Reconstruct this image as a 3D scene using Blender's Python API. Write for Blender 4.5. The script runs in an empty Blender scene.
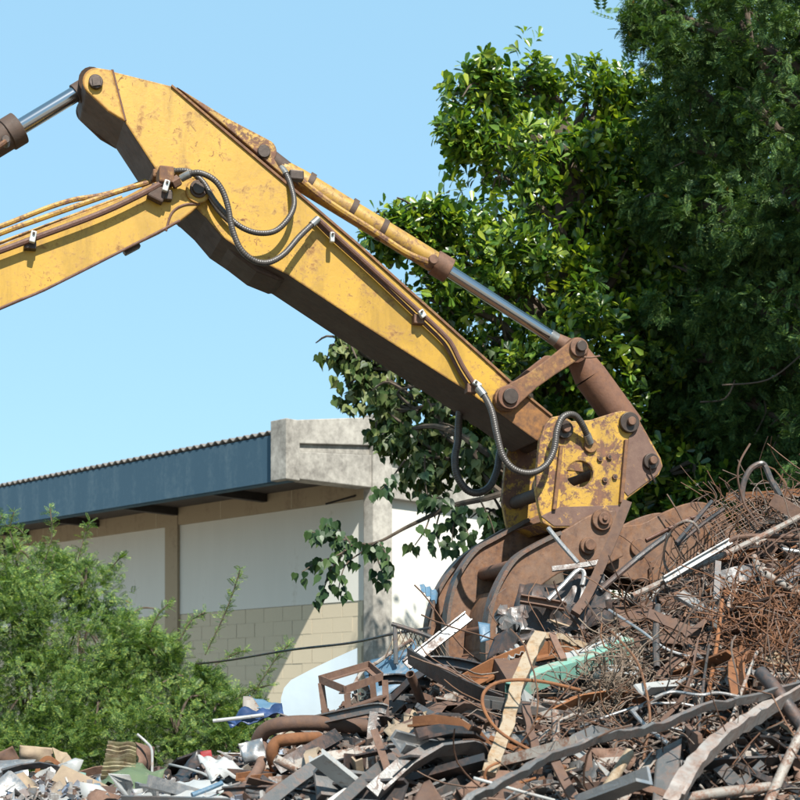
import bpy, bmesh, math, random
import numpy as np
from mathutils import Vector, Matrix, noise

random.seed(11)
RS = np.random.RandomState(7)
scene = bpy.context.scene
col = scene.collection

# ------------------------------------------------------------------ camera
F = 1600.0          # focal length in photograph pixels (800 px wide frame)
HOR = 720.0         # row of the eye-level line
CAMZ = 1.7
cam_d = bpy.data.cameras.new('camera')
cam_d.sensor_width = 36.0
cam_d.lens = 36.0 * F / 800.0
cam_d.shift_y = (HOR - 400.0) / 800.0
cam_d.dof.use_dof = True
cam_d.dof.focus_distance = 10.3
cam_d.dof.aperture_fstop = 4.5
cam_d.clip_start = 0.1
cam_d.clip_end = 5000
cam = bpy.data.objects.new('camera', cam_d)
cam.location = (0, 0, CAMZ)
cam.rotation_euler = (math.radians(90), 0, 0)
col.objects.link(cam)
scene.camera = cam

# ------------------------------------------------------------------ sky, sun, exposure
SUN_EL = math.radians(48)
SUN_AZ = math.atan2(0.35, -0.937)          # from +Y towards +X
SDIR = Vector((math.sin(SUN_AZ) * math.cos(SUN_EL), math.cos(SUN_AZ) * math.cos(SUN_EL), math.sin(SUN_EL)))
world = bpy.data.worlds.new('World')
scene.world = world
world.use_nodes = True
wn = world.node_tree
bg = wn.nodes['Background']
sky = wn.nodes.new('ShaderNodeTexSky')
sky.sky_type = 'NISHITA'
sky.sun_disc = False
sky.sun_elevation = SUN_EL
sky.sun_rotation = SUN_AZ
sky.altitude = 0
sky.air_density = 1.0
sky.dust_density = 0.15
sky.ozone_density = 2.0
mxs = wn.nodes.new('ShaderNodeMix'); mxs.data_type = 'RGBA'          # even pale-blue air over the clear sky
mxs.inputs[0].default_value = 0.74
wn.links.new(sky.outputs[0], mxs.inputs[6])
mxs.inputs[7].default_value = (2.12, 3.92, 5.15, 1)
wn.links.new(mxs.outputs[2], bg.inputs[0])
bg.inputs[1].default_value = 0.10
sun_d = bpy.data.lights.new('sun', 'SUN')
sun_d.energy = 5.0
sun_d.angle = math.radians(0.53)
sun_d.color = (1.0, 0.95, 0.86)
sun = bpy.data.objects.new('sun', sun_d)
sun.rotation_euler = (-SDIR).to_track_quat('-Z', 'Y').to_euler()
sun.location = (0, 0, 30)
col.objects.link(sun)
scene.view_settings.view_transform = 'Standard'
scene.view_settings.look = 'None'
scene.view_settings.gamma = 1
scene.view_settings.exposure = 1.0
scene.view_settings.use_curve_mapping = False
scene.cycles.max_bounces = 4
scene.cycles.diffuse_bounces = 2
scene.cycles.glossy_bounces = 2
scene.cycles.transmission_bounces = 2
scene.cycles.transparent_max_bounces = 4

# ------------------------------------------------------------------ projection helpers
CAMP = Vector((0, 0, CAMZ))
def ray(px, py):
    return Vector(((px - 400) / F, 1.0, (HOR - py) / F))
def P(px, py, Y):
    return CAMP + ray(px, py) * Y

# ------------------------------------------------------------------ tagging
def tag(o, label=None, cat=None, group=None, kind=None):
    if label: o['label'] = label
    if cat: o['category'] = cat
    if group: o['group'] = group
    if kind: o['kind'] = kind
    return o
def empty(name, loc=(0, 0, 0), rz=0.0):
    o = bpy.data.objects.new(name, None)
    col.objects.link(o)
    o.location = loc
    o.rotation_euler = (0, 0, rz)
    o.empty_display_size = 0.2
    return o

# ------------------------------------------------------------------ mesh builder
def catmull(pts, n=8):
    pts = [Vector(p) for p in pts]
    if len(pts) < 3:
        return [pts[0].lerp(pts[-1], i / n) for i in range(n + 1)]
    out = []
    for i in range(len(pts) - 1):
        p0 = pts[max(i - 1, 0)]; p1 = pts[i]; p2 = pts[i + 1]; p3 = pts[min(i + 2, len(pts) - 1)]
        for k in range(n):
            t = k / n
            out.append(0.5 * ((2 * p1) + (p2 - p0) * t + (2 * p0 - 5 * p1 + 4 * p2 - p3) * t * t + (3 * p1 - p0 - 3 * p2 + p3) * t ** 3))
    out.append(pts[-1])
    return out

def frames(path, up=Vector((0, 0, 1))):
    n = len(path)
    T = []
    for i in range(n):
        d = path[min(i + 1, n - 1)] - path[max(i - 1, 0)]
        if d.length < 1e-9: d = Vector((0, 0, 1))
        T.append(d.normalized())
    a = up.cross(T[0])
    if a.length < 0.05: a = Vector((1, 0, 0)).cross(T[0])
    a.normalize()
    A = []; B = []
    for i in range(n):
        a = a - T[i] * a.dot(T[i])
        if a.length < 1e-6: a = T[i].orthogonal()
        a.normalize()
        A.append(a.copy()); B.append(T[i].cross(a))
    return T, A, B

class MB:
    def __init__(s):
        s.v = []; s.f = []; s.mi = []
    def face(s, idx, m=0):
        s.f.append(tuple(idx)); s.mi.append(m)
    def grid(s, rows, m=0, closed=False):
        """rows: list of lists of points"""
        b = len(s.v); nr = len(rows); nc = len(rows[0])
        for r in rows: s.v.extend([tuple(p) for p in r])
        for i in range(nr - 1):
            for j in range(nc if closed else nc - 1):
                k = (j + 1) % nc
                s.face((b + i * nc + j, b + i * nc + k, b + (i + 1) * nc + k, b + (i + 1) * nc + j), m)
    def tube(s, path, r, seg=8, caps=True, m=0, up=Vector((0, 0, 1))):
        path = [Vector(p) for p in path]
        T, A, B = frames(path, up)
        b = len(s.v); n = len(path)
        for i in range(n):
            rr = r[i] if hasattr(r, '__len__') else r
            for k in range(seg):
                an = 2 * math.pi * k / seg
                s.v.append(tuple(path[i] + A[i] * (math.cos(an) * rr) + B[i] * (math.sin(an) * rr)))
        for i in range(n - 1):
            for k in range(seg):
                k2 = (k + 1) % seg
                s.face((b + i * seg + k, b + i * seg + k2, b + (i + 1) * seg + k2, b + (i + 1) * seg + k), m)
        if caps:
            s.face([b + k for k in range(seg)][::-1], m)
            s.face([b + (n - 1) * seg + k for k in range(seg)], m)
    def section(s, path, sec, caps=True, m=0, up=Vector((0, 0, 1)), twist=0.0):
        """sweep closed 2-D section (list of (a,b)) along path"""
        path = [Vector(p) for p in path]
        T, A, B = frames(path, up)
        b = len(s.v); n = len(path); q = len(sec)
        for i in range(n):
            tw = twist * i / max(1, n - 1)
            c, sn = math.cos(tw), math.sin(tw)
            for (x, y) in sec:
                s.v.append(tuple(path[i] + A[i] * (x * c - y * sn) + B[i] * (x * sn + y * c)))
        for i in range(n - 1):
            for k in range(q):
                k2 = (k + 1) % q
                s.face((b + i * q + k, b + i * q + k2, b + (i + 1) * q + k2, b + (i + 1) * q + k), m)
        if caps:
            s.face([b + k for k in range(q)][::-1], m)
            s.face([b + (n - 1) * q + k for k in range(q)], m)
    def box(s, c, size, m=0, R=None):
        c = Vector(c); b = len(s.v)
        for dz in (-1, 1):
            for dx, dy in ((-1, -1), (1, -1), (1, 1), (-1, 1)):
                q = Vector((dx * size[0] / 2, dy * size[1] / 2, dz * size[2] / 2))
                if R: q = R @ q
                s.v.append(tuple(c + q))
        for q in ((3, 2, 1, 0), (4, 5, 6, 7), (0, 1, 5, 4), (1, 2, 6, 5), (2, 3, 7, 6), (3, 0, 4, 7)):
            s.face([b + i for i in q], m)
    def hexa(s, p, m=0):
        """8 points, bottom loop then top loop"""
        b = len(s.v); s.v.extend([tuple(q) for q in p])
        for q in ((3, 2, 1, 0), (4, 5, 6, 7), (0, 1, 5, 4), (1, 2, 6, 5), (2, 3, 7, 6), (3, 0, 4, 7)):
            s.face([b + i for i in q], m)
    def build(s, name, mats, parent=None, smooth=False, bevel=0.0, solid=0.0):
        me = bpy.data.meshes.new(name)
        me.from_pydata(s.v, [], s.f)
        if not isinstance(mats, (list, tuple)): mats = [mats]
        for m in mats: me.materials.append(m)
        if len(mats) > 1:
            me.polygons.foreach_set('material_index', s.mi)
        bm = bmesh.new(); bm.from_mesh(me)
        bmesh.ops.recalc_face_normals(bm, faces=bm.faces)
        bm.to_mesh(me); bm.free()
        return finish(me, name, parent, smooth, bevel, solid)

def finish(me, name, parent=None, smooth=False, bevel=0.0, solid=0.0):
    if smooth:
        me.polygons.foreach_set('use_smooth', [True] * len(me.polygons))
        try: me.set_sharp_from_angle(angle=math.radians(40))
        except Exception: pass
    o = bpy.data.objects.new(name, me)
    col.objects.link(o)
    if parent: o.parent = parent
    if solid:
        md = o.modifiers.new('s', 'SOLIDIFY'); md.thickness = solid; md.offset = 0
    if bevel:
        md = o.modifiers.new('b', 'BEVEL'); md.width = bevel; md.segments = 2; md.limit_method = 'ANGLE'; md.angle_limit = math.radians(35)
    return o

# ------------------------------------------------------------------ materials
ALB = 0.70          # shared base-colour scale, lowered so shade reads deeper against the sun
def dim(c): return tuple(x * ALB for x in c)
def newmat(name):
    m = bpy.data.materials.new(name); m.use_nodes = True
    nt = m.node_tree
    return m, nt, nt.nodes['Principled BSDF']
def N(nt, t, **kw):
    n = nt.nodes.new(t)
    for k, v in kw.items(): setattr(n, k, v)
    return n
def noise_node(nt, vec, scale, detail=5, rough=0.6, dist=0.0):
    n = N(nt, 'ShaderNodeTexNoise')
    n.inputs['Scale'].default_value = scale; n.inputs['Detail'].default_value = detail
    n.inputs['Roughness'].default_value = rough; n.inputs['Distortion'].default_value = dist
    nt.links.new(vec, n.inputs['Vector'])
    return n.outputs['Fac']
def ramp(nt, fac, stops):
    r = N(nt, 'ShaderNodeValToRGB')
    el = r.color_ramp.elements
    while len(el) > len(stops): el.remove(el[-1])
    while len(el) < len(stops): el.new(0.5)
    for e, (p, c) in zip(el, stops):
        e.position = p
        e.color = (c, c, c, 1) if not hasattr(c, '__len__') else (c[0], c[1], c[2], 1)
    nt.links.new(fac, r.inputs[0])
    return r.outputs[0]
def mix(nt, fac, a, b, mode='MIX'):
    m = N(nt, 'ShaderNodeMix', data_type='RGBA', blend_type=mode)
    for sock, v in ((m.inputs[0], fac), (m.inputs[6], a), (m.inputs[7], b)):
        if hasattr(v, 'is_linked'): nt.links.new(v, sock)
        elif hasattr(v, '__len__'): sock.default_value = (v[0], v[1], v[2], 1)
        else: sock.default_value = v
    return m.outputs[2]
def math_n(nt, op, a, b=0.0, clamp=False):
    m = N(nt, 'ShaderNodeMath', operation=op, use_clamp=clamp)
    for sock, v in ((m.inputs[0], a), (m.inputs[1], b)):
        if hasattr(v, 'is_linked'): nt.links.new(v, sock)
        else: sock.default_value = v
    return m.outputs[0]
def bump(nt, bs, h, strength=0.3, dist=0.01):
    b = N(nt, 'ShaderNodeBump')
    b.inputs['Strength'].default_value = strength; b.inputs['Distance'].default_value = dist
    nt.links.new(h, b.inputs['Height']); nt.links.new(b.outputs[0], bs.inputs['Normal'])
def objvec(nt, rnd=True):
    tc = N(nt, 'ShaderNodeTexCoord')
    if not rnd: return tc.outputs['Object']
    oi = N(nt, 'ShaderNodeObjectInfo')
    v = N(nt, 'ShaderNodeVectorMath', operation='ADD')
    nt.links.new(tc.outputs['Object'], v.inputs[0])
    s = math_n(nt, 'MULTIPLY', oi.outputs['Random'], 37.0)
    nt.links.new(s, v.inputs[1])
    return v.outputs[0]

def worn(name, paint, rust=(0.13, 0.05, 0.025), amount=0.45, scale=9.0, metal=0.0, rough=0.5, rust2=None, sharp=0.06, bumps=0.35, fine=1.0, grad=None, var=0.0, spec=0.5, specks=False, edge=False):
    """paint or bare metal with rust breaking through; amount 0..1 = share of rust"""
    m, nt, bs = newmat(name)
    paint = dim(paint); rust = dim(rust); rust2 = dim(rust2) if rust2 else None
    vec = objvec(nt)
    n1 = noise_node(nt, vec, scale, 5, 0.68, 0.3)
    n2 = noise_node(nt, vec, scale * 5, 4, 0.7, 0.6)
    comb = math_n(nt, 'ADD', math_n(nt, 'MULTIPLY', n1, 0.62), math_n(nt, 'MULTIPLY', n2, 0.38))
    if grad:
        x = N(nt, 'ShaderNodeSeparateXYZ'); tc = N(nt, 'ShaderNodeTexCoord')
        nt.links.new(tc.outputs['Object'], x.inputs[0])
        mr = N(nt, 'ShaderNodeMapRange'); mr.clamp = True
        ax, lo, hi, amt = grad
        nt.links.new(x.outputs[ax], mr.inputs[0])
        mr.inputs[1].default_value = lo; mr.inputs[2].default_value = hi; mr.inputs[3].default_value = 0; mr.inputs[4].default_value = amt
        comb = math_n(nt, 'ADD', comb, mr.outputs[0])
    th = 0.70 - 0.4 * amount
    mask = ramp(nt, comb, [(max(0, th - sharp), 0.0), (min(1, th + sharp), 1.0)])
    # thin scratches and chips
    vor = N(nt, 'ShaderNodeTexVoronoi', feature='DISTANCE_TO_EDGE')
    vd = N(nt, 'ShaderNodeVectorMath', operation='ADD')
    nv = N(nt, 'ShaderNodeTexNoise'); nv.inputs['Scale'].default_value = 7
    nt.links.new(vec, nv.inputs['Vector']); nt.links.new(vec, vd.inputs[0])
    sc = N(nt, 'ShaderNodeVectorMath', operation='SCALE'); sc.inputs[3].default_value = 0.35
    nt.links.new(nv.outputs['Color'], sc.inputs[0]); nt.links.new(sc.outputs[0], vd.inputs[1])
    nt.links.new(vd.outputs[0], vor.inputs['Vector']); vor.inputs['Scale'].default_value = 6
    scr = math_n(nt, 'MULTIPLY', ramp(nt, vor.outputs['Distance'], [(0.0, 1.0), (0.02, 0.0)]), ramp(nt, noise_node(nt, vec, 5, 4), [(0.52, 0.0), (0.6, 0.85)]))
    mask = math_n(nt, 'MAXIMUM', mask, math_n(nt, 'MULTIPLY', scr, fine))
    if specks: mask = math_n(nt, 'MAXIMUM', mask, math_n(nt, 'MULTIPLY', ramp(nt, noise_node(nt, vec, 26, 5, .75, 1.2), [(.585, 0.0), (.63, 1.0)]), ramp(nt, noise_node(nt, vec, 2.2, 3), [(.42, .25), (.62, 1.0)])))
    if edge:
        bv = N(nt, 'ShaderNodeBevel'); bv.samples = 4; bv.inputs[0].default_value = .022
        ge = N(nt, 'ShaderNodeNewGeometry'); dt = N(nt, 'ShaderNodeVectorMath', operation='DOT_PRODUCT')
        nt.links.new(bv.outputs[0], dt.inputs[0]); nt.links.new(ge.outputs['Normal'], dt.inputs[1])
        ew = math_n(nt, 'SUBTRACT', 1.0, dt.outputs['Value'])
        ew = math_n(nt, 'MULTIPLY', ew, ramp(nt, n2, [(.38, 0.3), (.6, 4.0)]))
        mask = math_n(nt, 'MAXIMUM', mask, ramp(nt, ew, [(.012, 0.0), (.09, .95)]))
    r2 = rust2 or tuple(min(1, c * 1.9) for c in rust)
    rc = mix(nt, ramp(nt, noise_node(nt, vec, 23, 5), [(0.35, 0.0), (0.7, 1.0)]), rust, r2)
    pv = noise_node(nt, vec, 2.2, 5)
    pc = mix(nt, ramp(nt, pv, [(0.3, 0.0), (0.75, 1.0)]), tuple(c * 0.86 for c in paint), tuple(min(1, c * 1.06) for c in paint))
    if specks:      # grease and dirt smears
        mp_ = N(nt, 'ShaderNodeMapping'); mp_.inputs['Scale'].default_value = (1.0, 1.0, .35); mp_.inputs['Rotation'].default_value = (0, .3, 0); nt.links.new(vec, mp_.inputs[0])
        dm = ramp(nt, noise_node(nt, mp_.outputs[0], 3.4, 6, .72, .8), [(.48, 0.0), (.67, .55)])
        pc = mix(nt, dm, pc, tuple(c * .42 for c in paint))
    if var:
        oi = N(nt, 'ShaderNodeObjectInfo')
        hs = N(nt, 'ShaderNodeHueSaturation')
        mr = N(nt, 'ShaderNodeMapRange'); nt.links.new(oi.outputs['Random'], mr.inputs[0])
        mr.inputs[3].default_value = 1 - var; mr.inputs[4].default_value = 1 + var
        nt.links.new(mr.outputs[0], hs.inputs['Value']); nt.links.new(pc, hs.inputs['Color'])
        pc = hs.outputs[0]
    c = mix(nt, mask, pc, rc)
    nt.links.new(c, bs.inputs['Base Color'])
    ro = mix(nt, mask, (rough,) * 3, (0.85,) * 3)
    nt.links.new(ro, bs.inputs['Roughness'])
    if metal:
        me = mix(nt, mask, (metal,) * 3, (0.05,) * 3)
        nt.links.new(me, bs.inputs['Metallic'])
    bs.inputs['Specular IOR Level'].default_value = spec
    bump(nt, bs, n2, bumps, 0.006)
    return m

def plain(name, c, rough=0.6, metal=0.0, scale=12, var=0.25, bumps=0.15, spec=0.5):
    m, nt, bs = newmat(name)
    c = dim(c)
    vec = objvec(nt)
    n1 = noise_node(nt, vec, scale, 6, 0.65)
    cc = mix(nt, ramp(nt, n1, [(0.3, 0.0), (0.72, 1.0)]), tuple(x * (1 - var) for x in c), tuple(min(1, x * (1 + var)) for x in c))
    nt.links.new(cc, bs.inputs['Base Color'])
    bs.inputs['Roughness'].default_value = rough; bs.inputs['Metallic'].default_value = metal
    bs.inputs['Specular IOR Level'].default_value = spec
    bump(nt, bs, n1, bumps, 0.008)
    return m

def leafmat(name, cols, rough=0.4, trans=0.3, spec=0.5):
    """colour varies leaf by leaf"""
    m, nt, bs = newmat(name)
    cols = [tuple(x * .85 for x in c) for c in cols]
    g = N(nt, 'ShaderNodeNewGeometry')
    st = [(i / (len(cols) - 1), c) for i, c in enumerate(cols)]
    c = ramp(nt, g.outputs['Random Per Island'], st)
    nt.links.new(c, bs.inputs['Base Color'])
    bs.inputs['Roughness'].default_value = rough
    bs.inputs['Specular IOR Level'].default_value = spec
    tr = N(nt, 'ShaderNodeBsdfTranslucent')
    c2 = mix(nt, 1.0, c, (1.25, 1.3, 0.45), 'MULTIPLY')
    nt.links.new(c2, tr.inputs[0])
    ms = N(nt, 'ShaderNodeMixShader'); ms.inputs[0].default_value = trans
    nt.links.new(bs.outputs[0], ms.inputs[1]); nt.links.new(tr.outputs[0], ms.inputs[2])
    nt.links.new(ms.outputs[0], nt.nodes['Material Output'].inputs[0])
    return m

RUST = (0.105, 0.042, 0.022)
M = {}
M['yellow'] = worn('yellow_paint', (0.56, 0.32, 0.026), rust=(0.16, 0.06, 0.02), amount=0.22, scale=5, rough=0.42, bumps=0.12, fine=0.3, specks=True, edge=True, rust2=(0.35, 0.14, 0.03))
M['chrome'] = None
M['rust'] = worn('rusty_steel', (0.21, 0.10, 0.06), rust=(0.10, 0.045, 0.028), amount=0.5, scale=6, rough=0.75, rust2=(0.20, 0.085, 0.035), fine=0.5, sharp=0.2)
M['rusty_yellow'] = worn('rusty_yellow_paint', (0.46, 0.25, 0.045), rust=(0.13, 0.065, 0.04), amount=0.72, scale=7, rough=0.6, edge=True, rust2=(0.26, 0.12, 0.05), sharp=0.08)
M['hitch'] = worn('chipped_yellow_paint', (0.56, 0.325, 0.04), rust=(0.13, 0.07, 0.05), amount=0.50, scale=6, rough=0.5, specks=True, edge=True, rust2=(0.24, 0.11, 0.06), sharp=0.03)
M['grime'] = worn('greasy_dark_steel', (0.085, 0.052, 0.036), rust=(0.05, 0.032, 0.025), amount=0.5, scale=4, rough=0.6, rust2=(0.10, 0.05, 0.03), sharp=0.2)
M['pin'] = plain('pin_steel', (0.075, 0.055, 0.045), 0.45, 0.5, 25)
M['pinrust'] = plain('rusty_pin_steel', (0.17, 0.085, 0.05), 0.7, 0.1, 30, 0.4)
M['rubber'] = plain('hose_rubber', (0.065, 0.055, 0.048), 0.42, 0.0, 40, 0.35)
M['ferrule'] = plain('ferrule_steel', (0.36, 0.35, 0.33), 0.35, 0.7, 30)
M['pipe_brown'] = worn('brown_pipe', (0.16, 0.075, 0.045), rust=(0.08, 0.035, 0.025), amount=0.45, scale=20, rough=0.55, sharp=0.15)
M['ram_yellow'] = worn('ram_yellow', (0.50, 0.29, 0.045), rust=(0.12, 0.06, 0.04), amount=0.36, scale=6, rough=0.5, specks=True, fine=.3)
M['pipe_yellow'] = worn('yellow_pipe', (0.50, 0.285, 0.045), rust=(0.13, 0.065, 0.045), amount=0.45, scale=14, rough=0.5)
M['clamp'] = plain('clamp_zinc', (0.62, 0.62, 0.58), 0.4, 0.3, 40, 0.2)
M['glass'] = plain('cab_glass', (0.03, 0.04, 0.045), 0.08, 0.0)
M['track'] = plain('track_steel', (0.06, 0.05, 0.045), 0.7, 0.3)
mm, nt_, bs_ = newmat('chrome_rod'); M['chrome'] = mm
bs_.inputs['Base Color'].default_value = (0.36, 0.37, 0.39, 1); bs_.inputs['Metallic'].default_value = 1.0; bs_.inputs['Roughness'].default_value = 0.16
# ================================================================== ground and mound
def interp(x, pts):
    if x <= pts[0][0]: return pts[0][1]
    for (a, b), (c_, d) in zip(pts, pts[1:]):
        if x <= c_: return b + (d - b) * (x - a) / (c_ - a)
    return pts[-1][1]
def sstep(t): t = max(0.0, min(1.0, t)); return t * t * (3 - 2 * t)
# ridge line of the heap as seen in the picture (column, row) and its distance
RIDGE = [(-300, 800), (0, 782), (100, 786), (170, 776), (240, 752), (300, 736), (350, 704), (400, 684), (450, 670), (500, 656), (560, 622), (620, 604), (680, 582), (720, 556), (760, 518), (800, 490), (900, 456), (1100, 450)]
RIDGE_Y = [(-300, 9.0), (100, 9.2), (300, 9.9), (450, 10.2), (600, 10.6), (800, 11.2), (1100, 11.6)]
FY, FZ = 6.9, 1.22
def mound_h(x, y):
    px = 400 + F * x / max(y, 4.0)
    ry = interp(px, RIDGE_Y); rz = CAMZ + (HOR - interp(px, RIDGE)) * ry / F
    if y < FY:
        h = FZ * sstep((y - 4.6) / (FY - 4.6))
    elif y < ry:
        t = (y - FY) / (ry - FY)
        h = FZ + (rz - FZ) * (t * 0.75 + 0.25 * (1 - (1 - t) ** 2))
    else:
        h = rz * (1 - sstep((y - ry) / 3.6)) if y < ry + 3.6 else 0.0
    lat = 1 - sstep((abs(x + (0.2 if x < 0 else -1.2)) - 4.2) / 3.0)
    n = noise.noise(Vector((x * 1.3, y * 1.3, 3.1))) * 0.12 + noise.noise(Vector((x * 4, y * 4, 9.1))) * 0.05
    return max(0.0, h + n * min(1, h * 2)) * lat - 0.012
def on_mound(px, py, lift=0.0):
    """the point of the heap seen at a pixel, raised by lift metres"""
    d = ray(px, py); t = 5.5
    while t < 13.5:
        p = CAMP + d * t
        if p.z < mound_h(p.x, p.y): return p + Vector((0, -0.3, 0.9)).normalized() * lift
        t += 0.03
    px_ = 400 + F * d.x
    p = CAMP + d * interp(px, RIDGE_Y)
    return p
M['dirt'] = plain('yard_dirt', (0.36, 0.31, 0.245), 0.95, 0, 3, 0.35, 0.4)
M['mound'] = plain('shaded_fines', (0.035, 0.027, 0.022), 0.95, 0, 18, 0.5, 0.8)  # near-black base colour stands in for shade in gaps between pieces
b = MB(); b.grid([[(-700, -200, -.02), (700, -200, -.02)], [(-700, 1500, -.02), (700, 1500, -.02)]])
g = b.build('ground', M['dirt']); tag(g, kind='structure')
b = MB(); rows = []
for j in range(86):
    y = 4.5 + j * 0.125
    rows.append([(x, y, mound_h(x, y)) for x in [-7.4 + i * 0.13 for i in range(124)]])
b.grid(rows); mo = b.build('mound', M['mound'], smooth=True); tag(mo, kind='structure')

# ================================================================== warehouse
YC = 20.5
S2 = math.sqrt(0.5)
DL = Vector((-S2, S2, 0)); DR = Vector((S2, S2, 0)); NL = -DR; NR = -DL      # wall directions and outward normals
C0 = P(372, 720, YC); C0.z = 0
wh = empty('warehouse', C0)
tag(wh, 'pale warehouse with blue eave fascia and corrugated roof behind the scrap heap', 'building')
def wl(t, o, z):  # along left wall t, outward o, height z (local to the empty)
    return DL * t + NL * o + Vector((0, 0, z))
def wr(t, o, z):
    return DR * t + NR * o + Vector((0, 0, z))
def slab(fn, t0, t1, o0, o1, z0, z1, b=None, z0b=None, z1b=None):
    """box along a wall; z at t1 may differ"""
    b = b or MB()
    z0b = z0 if z0b is None else z0b; z1b = z1 if z1b is None else z1b
    b.hexa([fn(t0, o0, z0), fn(t1, o0, z0b), fn(t1, o1, z0b), fn(t0, o1, z0), fn(t0, o0, z1), fn(t1, o0, z1b), fn(t1, o1, z1b), fn(t0, o1, z1)])
    return b
def hz(py, Y): return CAMZ + (HOR - py) * Y / F
def wall_mat(name, c, stain=(0.12, 0.10, 0.08), amount=0.3, joints=False, low=None, streak=False):
    m, nt, bs = newmat(name)
    c = tuple(x * .82 for x in c); stain = tuple(x * .82 for x in stain)
    tc = N(nt, 'ShaderNodeTexCoord'); vec = tc.outputs['Object']
    st = N(nt, 'ShaderNodeMapping'); st.inputs['Scale'].default_value = (1, 1, 0.18 if streak else 1)
    nt.links.new(vec, st.inputs[0])
    n1 = noise_node(nt, st.outputs[0], 1.6 if not streak else 3.5, 8, 0.7)
    n2 = noise_node(nt, vec, 14, 6, 0.7)
    f = math_n(nt, 'ADD', math_n(nt, 'MULTIPLY', n1, .65), math_n(nt, 'MULTIPLY', n2, .35))
    mask = ramp(nt, f, [(0.62 - .3 * amount, 0.0), (0.80 - .2 * amount, 0.85)])
    base = mix(nt, n1, tuple(x * .9 for x in c), tuple(min(1, x * 1.05) for x in c))
    cc = mix(nt, mask, base, stain)
    if low:
        sx = N(nt, 'ShaderNodeSeparateXYZ'); nt.links.new(vec, sx.inputs[0])
        zz = math_n(nt, 'ADD', sx.outputs[2], math_n(nt, 'MULTIPLY', n2, 0.5))
        k = ramp(nt, math_n(nt, 'DIVIDE', zz, 6.0), [((low + .25 - .2) / 6, 1.0), ((low + .25 + .12) / 6, 0.0)])
        cc = mix(nt, math_n(nt, 'MULTIPLY', k, ramp(nt, noise_node(nt, vec, 5, 6), [(.35, .2), (.6, .9)])), cc, (0.30, 0.24, 0.16))
    nt.links.new(cc, bs.inputs['Base Color']); bs.inputs['Roughness'].default_value = 0.92
    bs.inputs['Specular IOR Level'].default_value = 0.2
    bump(nt, bs, f, 0.25, 0.01)
    return m
M['white_wall'] = wall_mat('white_painted_wall', (0.72, 0.71, 0.65), (0.42, 0.38, 0.30), 0.12, streak=True)
M['gable_wall'] = wall_mat('white_gable_wall', (0.70, 0.69, 0.63), (0.5, 0.45, 0.36), 0.15, low=2.95)
M['block'] = wall_mat('tan_block', (0.62, 0.54, 0.40), (0.40, 0.33, 0.24), 0.35)
M['mortar'] = wall_mat('mortar', (0.63, 0.545, 0.405), (0.45, 0.38, 0.28), 0.2)
M['beige'] = wall_mat('beige_beam', (0.42, 0.34, 0.235), (0.18, 0.125, 0.09), 0.35, streak=True)
M['concrete'] = wall_mat('weathered_concrete', (0.50, 0.475, 0.425), (0.08, 0.072, 0.064), 0.78)
M['blue'] = wall_mat('blue_fascia', (0.048, 0.098, 0.142), (0.10, 0.155, 0.19), 0.42, streak=True)
M['roof'] = plain('roof_sheet', (0.23, 0.21, 0.19), 0.85, 0, 6, .35)
M['dark'] = plain('dark_steel_rafter', (0.045, 0.035, 0.03), 0.8, 0, 6, .3)

OV = 1.45                                            # eave overhang
z_ft = hz(433, YC - S2 * OV) - 0.0; z_fb = hz(480, YC - S2 * OV)   # fascia top / bottom at the tip
z_split = hz(600, YC); z_top = hz(500, YC)
LEN = 26.0
# left wall: infill (two colours), recessed behind columns
wall = slab(wl, 0.0, LEN, -0.20, 0.0, 0.0, z_split).build('wall', M['mortar'], wh)
slab(wl, 0.0, LEN, -0.20, 0.012, z_split + .004, z_top + .02).build('upper_wall', M['white_wall'], wh)
slab(wl, 0.0, LEN, -0.20, 0.05, z_top + .024, z_fb + .45).build('beam', M['beige'], wh)
for t in np.arange(1.5, LEN, 1.52): slab(wl, t, t + .012, .05, .053, z_top + .03, z_fb + .4).build('beam_joint', M['mortar'], wh)
# single blocks of the lower wall, in running bond
bl_me = None
bh, bw = 0.195, 0.395
z = z_split; r = 0
while z > 1.0:
    z0 = z - bh
    for i in range(12):
        t0 = 0.16 + i * bw + (bw / 2 if r % 2 else 0)
        if bl_me is None:
            bb = MB(); slab(wl, 0.005, bw - .006, 0.0005, 0.0035, 0.002, bh - .002, bb)
            ob = bb.build('block', M['block'], wall); bl_me = ob.data
            ob.location = wl(t0, 0, z0)
        else:
            ob = bpy.data.objects.new('block', bl_me); col.objects.link(ob); ob.parent = wall; ob.location = wl(t0, random.uniform(-.002, .003), z0)
    z -= bh; r += 1
# columns
for t in (4.02, 9.2, 14.4): slab(wl, t, t + .30, 0.0, 0.06, 0.0, z_fb + .5).build('column', M['beige'], wh)
# fascia, soffit, rafters, roof
slab(wl, -0.02, LEN, OV, OV + .03, z_fb, z_ft).build('fascia', M['blue'], wh)
slab(wl, -0.02, LEN, OV - .12, OV, z_fb - .012, z_fb + .02).build('fascia_lip', M['blue'], wh)
for t in np.arange(2.0, LEN, 2.0): slab(wl, t, t + .10, 0.06, OV - .14, z_fb + .06, z_fb + .167).build('rafter', M['dark'], wh)
slab(wl, 0.0, LEN, 0.055, OV - .13, z_fb + .17, z_fb + .20).build('soffit', M['dark'], wh)
# corrugated roof sheet (slopes up away from the eave)
b = MB(); rows = []
nseg = 1900
for (o, zz) in ((OV + .045, z_ft + .012), (OV - 9, z_ft + .012 + 9 * .14)):
    for dz in (0.0,):
        rows.append([wl(-0.02 + i * (LEN / nseg), o, zz + .021 * math.sin(i * (LEN / nseg) / .146 * 2 * math.pi) + .024) for i in range(nseg + 1)])
b.grid(rows); b.build('roof', M['roof'], wh, smooth=True, solid=.012)
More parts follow.
